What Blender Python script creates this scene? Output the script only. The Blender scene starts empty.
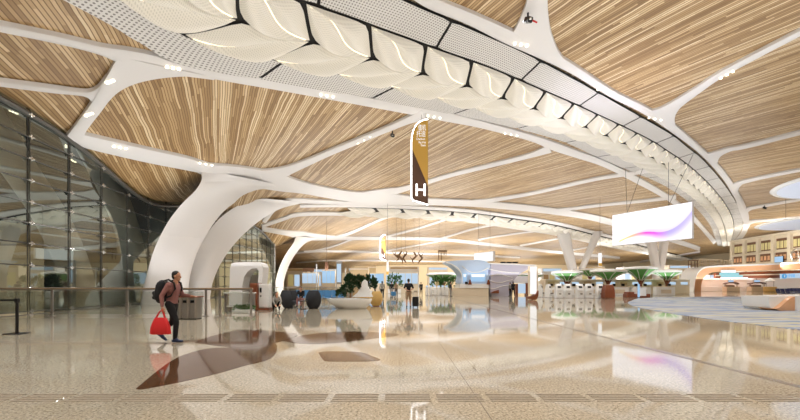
import bpy, bmesh, math, random
import numpy as np
from mathutils import Vector, Matrix
random.seed(7)
PI = math.pi
SC = bpy.context.scene
COL = SC.collection
F, HZ, CZ = 380.0, 285.0, 1.35          # focal length in px, horizon row, eye height

# ------------------------------------------------------------------ camera
cd = bpy.data.cameras.new('camera'); cam = bpy.data.objects.new('camera', cd); COL.objects.link(cam)
cam.location = (0, 0, CZ); cam.rotation_euler = (PI/2, 0, 0)
cd.sensor_width = 36; cd.lens = 36*F/800; cd.shift_y = (HZ-210)/800; cd.clip_end = 1000; cd.clip_start = .05
SC.camera = cam
vs = SC.view_settings
vs.view_transform = 'Standard'; vs.look = 'None'; vs.gamma = 1; vs.use_curve_mapping = False; vs.exposure = -0.04

def P(px, py, D): return Vector(((px-400)/F*D, D, CZ+(HZ-py)/F*D))
def fl(px, py):
    D = CZ*F/(py-HZ); return Vector(((px-400)/F*D, D, 0))
def fx(px, D): return (px-400)/F*D

# ------------------------------------------------------------------ materials
def newmat(name):
    m = bpy.data.materials.new(name); m.use_nodes = True
    nt = m.node_tree; b = nt.nodes['Principled BSDF']
    return m, nt, b
def S(v): return tuple((c/12.92 if c <= .04045 else ((c+.055)/1.055)**2.4) for c in v)
def mat(name, rgb, rough=.5, metal=0, emit=0, ecol=None, spec=.5, noise=0, nscale=6):
    m, nt, b = newmat(name)
    c = S(rgb)+(1,)
    b.inputs['Base Color'].default_value = c
    b.inputs['Roughness'].default_value = rough; b.inputs['Metallic'].default_value = metal
    b.inputs['Specular IOR Level'].default_value = spec
    if emit:
        b.inputs['Emission Color'].default_value = (S(ecol)+(1,)) if ecol else c
        b.inputs['Emission Strength'].default_value = emit
    if noise:
        t = nt.nodes.new('ShaderNodeTexNoise'); t.inputs['Scale'].default_value = nscale; t.inputs['Detail'].default_value = 4
        co = nt.nodes.new('ShaderNodeTexCoord'); nt.links.new(co.outputs['Object'], t.inputs['Vector'])
        r = nt.nodes.new('ShaderNodeMix'); r.data_type = 'RGBA'; r.blend_type = 'MIX'
        r.inputs['A'].default_value = tuple(x*(1-noise) for x in c[:3])+(1,)
        r.inputs['B'].default_value = tuple(min(1, x*(1+noise)) for x in c[:3])+(1,)
        nt.links.new(t.outputs['Fac'], r.inputs['Factor']); nt.links.new(r.outputs['Result'], b.inputs['Base Color'])
    return m
def nd(nt, t, **kw):
    n = nt.nodes.new(t)
    for k, v in kw.items(): setattr(n, k, v)
    return n
def mth(nt, op, a, b=None, c=None):
    n = nt.nodes.new('ShaderNodeMath'); n.operation = op
    for i, v in enumerate((a, b, c)):
        if v is None: continue
        if isinstance(v, (int, float)): n.inputs[i].default_value = v
        else: nt.links.new(v, n.inputs[i])
    return n.outputs[0]
def ramp(nt, fac, stops, interp='LINEAR'):
    r = nt.nodes.new('ShaderNodeValToRGB'); r.color_ramp.interpolation = interp
    e = r.color_ramp.elements
    while len(e) < len(stops): e.new(.5)
    for i, (p, c) in enumerate(stops):
        e[i].position = p; e[i].color = S(c)+(1,)
    nt.links.new(fac, r.inputs[0]); return r.outputs[0]

def wood_slats():
    m, nt, b = newmat('ceiling_wood_slats')
    uv = nd(nt, 'ShaderNodeUVMap'); sp = nd(nt, 'ShaderNodeSeparateXYZ'); nt.links.new(uv.outputs[0], sp.inputs[0])
    u = mth(nt, 'DIVIDE', sp.outputs[0], .165); row = mth(nt, 'FLOOR', u); fr = mth(nt, 'FRACT', u)
    w1 = nd(nt, 'ShaderNodeTexWhiteNoise', noise_dimensions='1D'); nt.links.new(row, w1.inputs['W'])
    sh = mth(nt, 'MULTIPLY_ADD', w1.outputs['Value'], 9.0, sp.outputs[1])
    seg = mth(nt, 'FLOOR', mth(nt, 'DIVIDE', sh, 2.6))
    cb = nd(nt, 'ShaderNodeCombineXYZ'); nt.links.new(row, cb.inputs[0]); nt.links.new(seg, cb.inputs[1])
    w2 = nd(nt, 'ShaderNodeTexWhiteNoise', noise_dimensions='2D'); nt.links.new(cb.outputs[0], w2.inputs['Vector'])
    # about a quarter of the rows are pale battens
    w3 = nd(nt, 'ShaderNodeTexWhiteNoise', noise_dimensions='1D'); nt.links.new(mth(nt, 'ADD', row, 71.3), w3.inputs['W'])
    base = ramp(nt, w2.outputs['Value'], [(0, (.54, .42, .265)), (.45, (.65, .525, .355)), (.8, (.735, .615, .44)), (1, (.83, .725, .56))])
    pale = ramp(nt, w2.outputs['Value'], [(0, (.78, .67, .505)), (1, (.90, .82, .675))])
    mx = nd(nt, 'ShaderNodeMix', data_type='RGBA'); nt.links.new(mth(nt, 'GREATER_THAN', w3.outputs['Value'], .78), mx.inputs['Factor'])
    nt.links.new(base, mx.inputs['A']); nt.links.new(pale, mx.inputs['B'])
    gap = mth(nt, 'LESS_THAN', fr, .24)
    mg = nd(nt, 'ShaderNodeMix', data_type='RGBA'); nt.links.new(gap, mg.inputs['Factor'])
    nt.links.new(mx.outputs['Result'], mg.inputs['A']); mg.inputs['B'].default_value = S((.47, .35, .21))+(1,)
    nt.links.new(mg.outputs['Result'], b.inputs['Base Color'])
    b.inputs['Roughness'].default_value = .42; b.inputs['Specular IOR Level'].default_value = .4
    return m
def floor_stone():
    m, nt, b = newmat('polished_granite')
    co = nd(nt, 'ShaderNodeTexCoord')
    n1 = nd(nt, 'ShaderNodeTexNoise'); n1.inputs['Scale'].default_value = 32; n1.inputs['Detail'].default_value = 5; n1.inputs['Roughness'].default_value = .8
    n2 = nd(nt, 'ShaderNodeTexNoise'); n2.inputs['Scale'].default_value = .5; n2.inputs['Detail'].default_value = 3
    vo = nd(nt, 'ShaderNodeTexVoronoi'); vo.inputs['Scale'].default_value = 60
    for n in (n1, n2, vo): nt.links.new(co.outputs['Object'], n.inputs['Vector'])
    base = ramp(nt, n1.outputs['Fac'], [(.36, (.33, .29, .23)), (.44, (.64, .60, .52)), (.54, (.73, .69, .61)), (.66, (.87, .845, .78))])
    tone = ramp(nt, n2.outputs['Fac'], [(.3, (.93, .92, .90)), (.7, (1, 1, 1))])
    mu = nd(nt, 'ShaderNodeMix', data_type='RGBA', blend_type='MULTIPLY'); mu.inputs['Factor'].default_value = 1
    nt.links.new(base, mu.inputs['A']); nt.links.new(tone, mu.inputs['B'])
    br = nd(nt, 'ShaderNodeTexBrick'); br.offset = 0
    br.inputs['Scale'].default_value = 1; br.inputs['Brick Width'].default_value = 1.2; br.inputs['Row Height'].default_value = 1.2
    br.inputs['Mortar Size'].default_value = .004; br.inputs['Mortar Smooth'].default_value = .1
    nt.links.new(co.outputs['Object'], br.inputs['Vector'])
    mg = nd(nt, 'ShaderNodeMix', data_type='RGBA'); nt.links.new(mth(nt, 'MULTIPLY', br.outputs['Fac'], .35), mg.inputs['Factor'])
    nt.links.new(mu.outputs['Result'], mg.inputs['A']); mg.inputs['B'].default_value = S((.45, .4, .33))+(1,)
    nt.links.new(mg.outputs['Result'], b.inputs['Base Color'])
    b.inputs['Roughness'].default_value = .05; b.inputs['Specular IOR Level'].default_value = 1.0
    return m
def perforated(name, scale, rgb, dot, r, emit=0):
    m, nt, b = newmat(name)
    uv = nd(nt, 'ShaderNodeUVMap'); sp = nd(nt, 'ShaderNodeSeparateXYZ'); nt.links.new(uv.outputs[0], sp.inputs[0])
    x = mth(nt, 'SUBTRACT', mth(nt, 'FRACT', mth(nt, 'MULTIPLY', sp.outputs[0], scale)), .5)
    y = mth(nt, 'SUBTRACT', mth(nt, 'FRACT', mth(nt, 'MULTIPLY', sp.outputs[1], scale)), .5)
    d = mth(nt, 'ADD', mth(nt, 'MULTIPLY', x, x), mth(nt, 'MULTIPLY', y, y))
    f = mth(nt, 'LESS_THAN', d, r*r)
    mg = nd(nt, 'ShaderNodeMix', data_type='RGBA'); nt.links.new(f, mg.inputs['Factor'])
    mg.inputs['A'].default_value = S(rgb)+(1,); mg.inputs['B'].default_value = S(dot)+(1,)
    nt.links.new(mg.outputs['Result'], b.inputs['Base Color']); b.inputs['Roughness'].default_value = .45
    if emit:
        nt.links.new(mg.outputs['Result'], b.inputs['Emission Color']); b.inputs['Emission Strength'].default_value = emit
    return m
def glass_mat(name, tint, refl, rough=.01, gcol=(1, 1, .95)):
    m = bpy.data.materials.new(name); m.use_nodes = True; nt = m.node_tree; nt.nodes.clear()
    o = nd(nt, 'ShaderNodeOutputMaterial'); t = nd(nt, 'ShaderNodeBsdfTransparent'); g = nd(nt, 'ShaderNodeBsdfGlossy')
    t.inputs[0].default_value = tint+(1,); g.inputs['Roughness'].default_value = rough
    g.inputs['Color'].default_value = gcol+(1,)
    lw = nd(nt, 'ShaderNodeFresnel'); ge = nd(nt, 'ShaderNodeNewGeometry'); nt.links.new(mth(nt, 'MULTIPLY_ADD', ge.outputs['Backfacing'], -.8333, 1.5), lw.inputs['IOR'])
    f = mth(nt, 'MINIMUM', mth(nt, 'ADD', mth(nt, 'MULTIPLY', lw.outputs[0], 1.3), refl), 1.0)
    mx = nd(nt, 'ShaderNodeMixShader'); nt.links.new(f, mx.inputs[0])
    nt.links.new(t.outputs[0], mx.inputs[1]); nt.links.new(g.outputs[0], mx.inputs[2]); nt.links.new(mx.outputs[0], o.inputs[0])
    return m
def carpet_mat():
    m, nt, b = newmat('wave_carpet')
    co = nd(nt, 'ShaderNodeTexCoord'); mp = nd(nt, 'ShaderNodeMapping'); mp.inputs['Scale'].default_value = (.085, .62, 1); mp.inputs['Rotation'].default_value = (0, 0, .12)
    nt.links.new(co.outputs['Object'], mp.inputs[0])
    n = nd(nt, 'ShaderNodeTexNoise'); n.inputs['Scale'].default_value = 2.2; n.inputs['Detail'].default_value = 5; n.inputs['Distortion'].default_value = .9
    nt.links.new(mp.outputs[0], n.inputs['Vector'])
    c = ramp(nt, n.outputs['Fac'], [(.28, (.22, .33, .52)), (.38, (.50, .57, .66)), (.44, (.72, .72, .71)), (.50, (.38, .47, .62)), (.55, (.74, .70, .56)), (.61, (.68, .69, .70)), (.70, (.30, .40, .58)), (.82, (.70, .70, .68))])
    nt.links.new(c, b.inputs['Base Color']); b.inputs['Roughness'].default_value = .95; b.inputs['Specular IOR Level'].default_value = .1
    return m
def swoosh_mat(strength=1.35):
    """LED wall: white picture with a yellow-to-magenta-to-violet ribbon."""
    m = bpy.data.materials.new('screen_picture'); m.use_nodes = True; nt = m.node_tree; nt.nodes.clear()
    o = nd(nt, 'ShaderNodeOutputMaterial'); e = nd(nt, 'ShaderNodeEmission'); e.inputs[1].default_value = strength
    uv = nd(nt, 'ShaderNodeUVMap'); sp = nd(nt, 'ShaderNodeSeparateXYZ'); nt.links.new(uv.outputs[0], sp.inputs[0])
    x, y = sp.outputs[0], sp.outputs[1]
    hue = ramp(nt, x, [(.1, (.97, .86, .30)), (.3, (.98, .70, .55)), (.46, (.90, .35, .80)), (.58, (.86, .40, .86)), (.75, (.72, .66, .92)), (1, (.78, .74, .95))])
    # ribbon centre: rises, crests at x=.42, sinks, then sweeps up to the right
    c = mth(nt, 'MULTIPLY_ADD', mth(nt, 'SINE', mth(nt, 'MULTIPLY', mth(nt, 'SUBTRACT', x, .12), 5.0)), .17, .14)
    r = mth(nt, 'MAXIMUM', mth(nt, 'SUBTRACT', x, .58), 0)
    c = mth(nt, 'ADD', c, mth(nt, 'MULTIPLY', mth(nt, 'MULTIPLY', r, r), 4.2))
    wd = mth(nt, 'MULTIPLY_ADD', mth(nt, 'MAXIMUM', mth(nt, 'SUBTRACT', x, .2), 0), .30, .035)
    d = mth(nt, 'DIVIDE', mth(nt, 'SUBTRACT', y, c), wd)
    a = mth(nt, 'POWER', 2.718, mth(nt, 'MULTIPLY', mth(nt, 'MULTIPLY', d, d), -1.0))
    a = mth(nt, 'MULTIPLY', a, mth(nt, 'GREATER_THAN', x, .1))
    edge = mth(nt, 'MULTIPLY', mth(nt, 'LESS_THAN', d, .15), a)
    f = mth(nt, 'MINIMUM', mth(nt, 'MULTIPLY_ADD', edge, .5, mth(nt, 'MULTIPLY', a, .5)), 1)
    mx = nd(nt, 'ShaderNodeMix', data_type='RGBA'); nt.links.new(f, mx.inputs['Factor']); mx.inputs['A'].default_value = (.97, .96, 1, 1)
    nt.links.new(hue, mx.inputs['B']); nt.links.new(mx.outputs['Result'], e.inputs[0]); nt.links.new(e.outputs[0], o.inputs[0])
    return m

M = {}
M['wood'] = wood_slats(); M['floor'] = floor_stone()
M['white'] = mat('white_metal_skin', (.875, .865, .855), .45)
M['leaf'] = perforated('leaf_sheet', 13, (.90, .88, .83), (.83, .81, .76), .30, emit=.09)
M['perf'] = perforated('perforated_sheet', 6.5, (.84, .83, .81), (.50, .48, .46), .27)
M['gapdark'] = mat('dark_backing', (.10, .09, .08), .8)
M['glow'] = mat('warm_lamp', (1, .95, .86), .5, emit=5, ecol=(1, .95, .84))
M['seam'] = mat('seam_light', (1, .95, .84), .5, emit=1.8, ecol=(1, .93, .78))
M['glass'] = glass_mat('facade_glass', (.50, .52, .48), .19, gcol=(.82, .90, .82))
M['clearglass'] = glass_mat('balustrade_glass', (.86, .88, .86), .02)
M['mullion'] = mat('dark_mullion', (.36, .35, .33), .4, .5)
M['steel'] = mat('brushed_steel', (.72, .70, .68), .3, .9, noise=.1, nscale=30)
M['chrome'] = mat('clamp_steel', (.85, .85, .84), .22, .9)
M['railwood'] = mat('handrail_wood', (.62, .53, .42), .35)
M['black'] = mat('black_plastic', (.06, .06, .065), .4)
M['brown'] = mat('brown_wood', (.50, .27, .16), .4, noise=.12)
M['copper'] = mat('copper_wood', (.87, .67, .51), .4, noise=.08, nscale=3)
M['tan'] = mat('tan_panel', (.76, .66, .50), .5)
M['beige'] = mat('beige_panel', (.86, .80, .70), .5)
M['inlay'] = mat('brown_stone_inlay', (.33, .225, .15), .06, noise=.2, nscale=22, spec=.18)
M['joint'] = mat('grey_stone_strip', (.50, .46, .42), .12, spec=.7)
M['tactile'] = mat('tactile_stone', (.66, .61, .54), .15)
M['carpet'] = carpet_mat()
M['screen'] = swoosh_mat()
M['lit'] = mat('lit_panel', (.3, .3, .3), .5, emit=1.0, ecol=(1, 1, 1))
M['litblue'] = mat('lit_blue_panel', (.2, .25, .3), .4, emit=.8, ecol=(.70, .86, 1))
M['litcool'] = mat('lit_cool_panel', (.25, .28, .3), .4, emit=.78, ecol=(.80, .90, 1))
M['darkscreen'] = mat('dark_screen', (.05, .06, .07), .15)
M['kioskblue'] = mat('pale_blue_shell', (.74, .82, .92), .35)
M['kiosklilac'] = mat('pale_lilac_shell', (.75, .735, .79), .35)
M['whitegloss'] = mat('white_gloss', (.94, .94, .93), .25)
M['darkfabric'] = mat('charcoal_fabric', (.16, .17, .19), .85)
M['bluefabric'] = mat('blue_seat', (.24, .48, .66), .5)
M['navy'] = mat('navy_seat', (.17, .20, .36), .55)
M['yellowfabric'] = mat('mustard_fabric', (.80, .66, .40), .8)
M['leafgreen'] = mat('green_foliage', (.22, .40, .16), .6, noise=.35, nscale=3)
M['darkgreen'] = mat('dark_foliage', (.14, .26, .12), .6, noise=.35, nscale=3)
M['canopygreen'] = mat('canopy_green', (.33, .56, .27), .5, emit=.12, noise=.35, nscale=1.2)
M['gold'] = mat('gold_sign_face', (.79, .62, .28), .4, emit=.12)
M['signbrown'] = mat('brown_sign_face', (.36, .25, .19), .4, emit=.03)
M['skin'] = mat('skin', (.78, .58, .46), .55)
M['hair'] = mat('black_hair', (.05, .045, .04), .5)
M['blackcloth'] = mat('black_cloth', (.07, .07, .08), .85)
M['greycloth'] = mat('grey_cloth', (.58, .56, .53), .85)
M['khaki'] = mat('khaki_cloth', (.63, .53, .42), .85)
M['redcloth'] = mat('red_cloth', (.82, .12, .13), .65)
M['pinkcloth'] = mat('dusty_pink_cloth', (.56, .38, .36), .85)
M['bluecloth'] = mat('blue_shoe', (.15, .20, .32), .6)
M['lips'] = mat('lips', (.6, .33, .30), .5)
M['stone'] = mat('pale_facade_stone', (.88, .84, .76), .7, noise=.08, nscale=2)
M['paneglow'] = mat('lit_window_pane', (.80, .76, .56), .3, emit=.22, ecol=(.9, .86, .6))
M['brownframe'] = mat('brown_window_frame', (.46, .33, .24), .5)
M['farwall'] = mat('far_wall_panel', (.93, .86, .72), .7)
M['bronze'] = mat('bronze_sculpture', (.42, .30, .17), .45, .3)
M['gunmetal'] = mat('cable_steel', (.35, .34, .33), .4, .6)

# ------------------------------------------------------------------ mesh builder
class MB:
    def __init__(s): s.v = []; s.f = []; s.uv = None
    def add(s, vs_, fs):
        o = len(s.v); s.v += [tuple(v) for v in vs_]; s.f += [tuple(i+o for i in f) for f in fs]; return s
    def box(s, c, d, rz=0, bev=0, rx=0, ry=0):
        bm = bmesh.new(); bmesh.ops.create_cube(bm, size=1)
        bmesh.ops.scale(bm, vec=d, verts=bm.verts)
        if bev: bmesh.ops.bevel(bm, geom=bm.edges[:], offset=bev, segments=2, affect='EDGES', profile=.5)
        mx = Matrix.Translation(c) @ Matrix.Rotation(rz, 4, 'Z') @ Matrix.Rotation(ry, 4, 'Y') @ Matrix.Rotation(rx, 4, 'X')
        bm.transform(mx); return s.bm(bm)
    def bm(s, bm):
        bm.verts.index_update(); o = len(s.v)
        s.v += [tuple(v.co) for v in bm.verts]; s.f += [tuple(v.index+o for v in f.verts) for f in bm.faces]; bm.free(); return s
    def loft(s, secs, closed=True, cap=True):
        n = len(secs[0]); o = len(s.v)
        for q in secs: s.v += [tuple(p) for p in q]
        for i in range(len(secs)-1):
            for j in range(n if closed else n-1):
                k = (j+1) % n; s.f.append((o+i*n+j, o+i*n+k, o+(i+1)*n+k, o+(i+1)*n+j))
        if cap and closed:
            s.f.append(tuple(o+j for j in reversed(range(n)))); s.f.append(tuple(o+(len(secs)-1)*n+j for j in range(n)))
        return s
    def tube(s, pts, r, n=8, cap=True):
        pts = [Vector(p) for p in pts]; secs = []
        rs = r if isinstance(r, (list, tuple)) else [r]*len(pts)
        up = Vector((0, 0, 1))
        for i, p in enumerate(pts):
            t = (pts[min(i+1, len(pts)-1)]-pts[max(i-1, 0)]).normalized()
            a = up if abs(t.dot(up)) < .95 else Vector((1, 0, 0))
            x = t.cross(a).normalized(); y = x.cross(t)
            secs.append([p+(x*math.cos(2*PI*k/n)+y*math.sin(2*PI*k/n))*rs[i] for k in range(n)])
        return s.loft(secs, True, cap)
    def cyl(s, c, r, h, n=16, r2=None):
        c = Vector(c); return s.lathe(c, [(r, 0), (r if r2 is None else r2, h)], n)
    def lathe(s, c, prof, n=20, sx=1, sy=1, rz=0):
        c = Vector(c); secs = []
        for r, z in prof:
            q = []
            for k in range(n):
                x = r*sx*math.cos(2*PI*k/n); y = r*sy*math.sin(2*PI*k/n)
                q.append(c+Vector((x*math.cos(rz)-y*math.sin(rz), x*math.sin(rz)+y*math.cos(rz), z)))
            secs.append(q)
        return s.loft(secs)
    def prism(s, poly, off):
        """closed outline of 3-D points extruded by the vector off"""
        poly = [Vector(p) for p in poly]; off = Vector(off)
        n = len(poly); o = len(s.v)
        s.v += [tuple(p) for p in poly]+[tuple(p+off) for p in poly]
        from mathutils.geometry import tessellate_polygon
        tr = tessellate_polygon([poly])
        for t in tr: s.f.append(tuple(o+i for i in t)); s.f.append(tuple(o+n+i for i in reversed(t)))
        for i in range(n):
            k = (i+1) % n; s.f.append((o+i, o+k, o+n+k, o+n+i))
        return s
    def sphere(s, c, r, n=10, m=7, rot=None):
        c = Vector(c); r = r if isinstance(r, (tuple, list)) else (r, r, r); secs = []
        for i in range(m+1):
            th = PI*i/m; th = min(max(th, .04), PI-.04)
            q = []
            for k in range(n):
                p = Vector((r[0]*math.sin(th)*math.cos(2*PI*k/n), r[1]*math.sin(th)*math.sin(2*PI*k/n), -r[2]*math.cos(th)))
                if rot: p = rot @ p
                q.append(c+p)
            secs.append(q)
        return s.loft(secs)
    def grid(s, fn, nu, nv):
        o = len(s.v)
        for i in range(nu+1):
            for j in range(nv+1): s.v.append(tuple(fn(i/nu, j/nv)))
        for i in range(nu):
            for j in range(nv):
                a = o+i*(nv+1)+j; s.f.append((a, a+nv+1, a+nv+2, a+1))
        return s
    def build(s, name, m, parent=None, smooth=False, uvs=None, fix=True):
        me = bpy.data.meshes.new(name)
        off = parent_loc(parent)
        me.from_pydata([(x-off[0], y-off[1], z-off[2]) for x, y, z in s.v], [], s.f)
        if uvs is not None:
            l = me.uv_layers.new(name='UVMap')
            for lp in me.loops: l.data[lp.index].uv = uvs[lp.vertex_index]
        if fix:
            bm = bmesh.new(); bm.from_mesh(me); bmesh.ops.recalc_face_normals(bm, faces=bm.faces); bm.to_mesh(me); bm.free()
        if smooth:
            me.shade_smooth()
            if smooth != 'all': me.set_sharp_from_angle(angle=math.radians(smooth if smooth is not True else 40))
        if m: me.materials.append(m)
        o = bpy.data.objects.new(name, me); COL.objects.link(o)
        if parent: o.parent = parent
        return o
def parent_loc(p):
    l = Vector((0, 0, 0))
    while p is not None: l = l+p.location; p = p.parent
    return l
def tag(o, label=None, cat=None, group=None, kind=None):
    if label: o['label'] = label
    if cat: o['category'] = cat
    if group: o['group'] = group
    if kind: o['kind'] = kind
    return o
def thing(name, label, cat, loc=(0, 0, 0), group=None):
    o = bpy.data.objects.new(name, None); COL.objects.link(o); o.location = loc; o.empty_display_size = .2
    return tag(o, label, cat, group)
def struct(o): o['kind'] = 'structure'; return o
def copy_tree(o, parent=None):
    c = o.copy(); COL.objects.link(c)
    if parent: c.parent = parent
    for ch in [x for x in COL.objects if x.parent == o]: copy_tree(ch, c)
    return c
def place(o, loc, rz=0, label=None, group=None, sc=1):
    o.location = loc; o.rotation_euler = (0, 0, rz); o.scale = (sc, sc, sc)
    if label: o['label'] = label
    if group: o['group'] = group
    return o
def text(name, body, size, mx, m, parent, ext=.004, align='CENTER'):
    c = bpy.data.curves.new(name, 'FONT'); c.body = body; c.size = size; c.extrude = ext; c.align_x = align; c.align_y = 'CENTER'
    o = bpy.data.objects.new('text_curve', c); COL.objects.link(o)
    bpy.context.view_layer.update()
    me = bpy.data.meshes.new_from_object(o.evaluated_get(bpy.context.evaluated_depsgraph_get()))
    bpy.data.objects.remove(o); me.materials.clear(); me.materials.append(m)
    o = bpy.data.objects.new(name, me); COL.objects.link(o)
    o.parent = parent; o.matrix_local = Matrix.Translation(-parent_loc(parent)) @ mx
    return o
def cr(pts, n=8):
    """Catmull-Rom through tuples of any length"""
    pts = [np.array(p, float) for p in pts]; q = [2*pts[0]-pts[1]]+pts+[2*pts[-1]-pts[-2]]; out = []
    for i in range(1, len(q)-2):
        a, b, c, d = q[i-1:i+3]
        for k in range(n):
            t = k/n; out.append(.5*((2*b)+(-a+c)*t+(2*a-5*b+4*c-d)*t*t+(-a+3*b-3*c+d)*t**3))
    out.append(pts[-1]); return out

# ------------------------------------------------------------------ the ceiling surface
GX, GK = -16.5, -.079                       # the glass wall runs along x = GX + GK*y
def ceil_h(X, D):
    X = np.asarray(X, float); D = np.asarray(D, float)
    p = np.maximum(X-(GX+GK*D), 0)
    h = 14-5.6*np.exp(-p/11)
    for d0, a, s_ in ((28.5, 2.2, 6), (40, 1.8, 5), (67, 1.6, 7)):
        h = h-a*np.exp(-((D-d0)/s_)**2)*np.exp(-p/10)
    return h                                # above the eye
def hit(px, py, off=0.0):
    """the point of the ceiling surface that lies in this direction"""
    a = (px-400)/F; b = (HZ-py)/F
    D = np.linspace(4, 262, 1300); f = b*D-ceil_h(a*D, D)
    k = np.argmax(f > 0)
    if not (f > 0).any(): d = 262.
    else:
        lo, hi = D[max(k-1, 0)], D[k]
        for _ in range(30):
            m_ = (lo+hi)/2
            if b*m_-float(ceil_h(a*m_, m_)) > 0: hi = m_
            else: lo = m_
        d = hi
    return np.array((a*d, d, CZ+float(ceil_h(a*d, d))-off))

# strips of the wood run square to this line (the light band's own line, drawn straight on to the left)
MIDPX = [(233, 17), (307, 39), (371, 56), (422, 72), (467, 84), (506, 98), (545, 111), (580, 124), (612, 137), (640, 150), (665, 164), (686, 178), (702, 192), (714, 205), (722, 219), (726, 232), (727, 240), (727.5, 246)]
_mid = np.array([hit(*p)[:2] for p in MIDPX])
def resample(pl, step):
    pl = np.asarray(pl); d = np.r_[0, np.cumsum(np.linalg.norm(np.diff(pl, axis=0), axis=1))]
    s = np.arange(0, d[-1], step); return np.stack([np.interp(s, d, pl[:, i]) for i in range(pl.shape[1])], 1), s
_wl = np.vstack([[(_mid[0]-np.array((60, 8.)))], [(_mid[0]-np.array((20, 5.)))], _mid, [_mid[-1]+(_mid[-1]-_mid[-2])/np.linalg.norm(_mid[-1]-_mid[-2])*150]])
_wl = np.array(cr(_wl, 12)); WL, WS = resample(_wl, .5)
for _ in range(200): WL[1:-1] = .25*WL[:-2]+.5*WL[1:-1]+.25*WL[2:]
WT = np.gradient(WL, axis=0); WT /= np.linalg.norm(WT, axis=1)[:, None]
_d = np.arange(0, len(WL)-1, .1); WS = _d*.5; WL = np.stack([np.interp(_d, np.arange(len(WL)), WL[:, i]) for i in (0, 1)], 1)
WT = np.stack([np.interp(_d, np.arange(len(WT)), WT[:, i]) for i in (0, 1)], 1); WT /= np.linalg.norm(WT, axis=1)[:, None]
def proj(pts, L=None, S_=None, T=None):
    L = WL if L is None else L; S_ = WS if S_ is None else S_; T = WT if T is None else T
    pts = np.asarray(pts, float); out = np.zeros((len(pts), 2))
    for i in range(0, len(pts), 600):
        q = pts[i:i+600]; d = ((q[:, None]-L[None])**2).sum(2); k = d.argmin(1)
        r = q-L[k]; t = T[k]
        out[i:i+600, 0] = S_[k]; out[i:i+600, 1] = -r[:, 0]*t[:, 1]+r[:, 1]*t[:, 0]
    return out
def ceil_patch(name, ps, Ds):
    V = []; nu, nv = len(Ds), len(ps)
    for D in Ds:
        for p in ps:
            X = GX+GK*D+p; V.append((X, D, CZ+.17+float(ceil_h(X, D))))
    mb = MB(); mb.v = V
    for i in range(nu-1):
        for j in range(nv-1):
            a = i*nv+j; mb.f.append((a, a+1, a+nv+1, a+nv))
    uv = proj([(v[0], v[1]) for v in V])
    o = mb.build(name, M['wood'], None, 'all', uvs=[tuple(x) for x in uv], fix=False)
    return struct(o)
Dn = list(np.r_[np.arange(-30, 60, .9), np.arange(60, 130, 2), np.arange(130, 268, 5)])
ceil_patch('ceiling', list(np.r_[np.arange(-.4, 30, .8), np.arange(30, 80, 2), np.arange(80, 176, 5)]), Dn)
ceil_patch('ceiling_far_left', list(np.arange(-60.4, 0, 5)), [d for d in Dn if d > 65])

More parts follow.
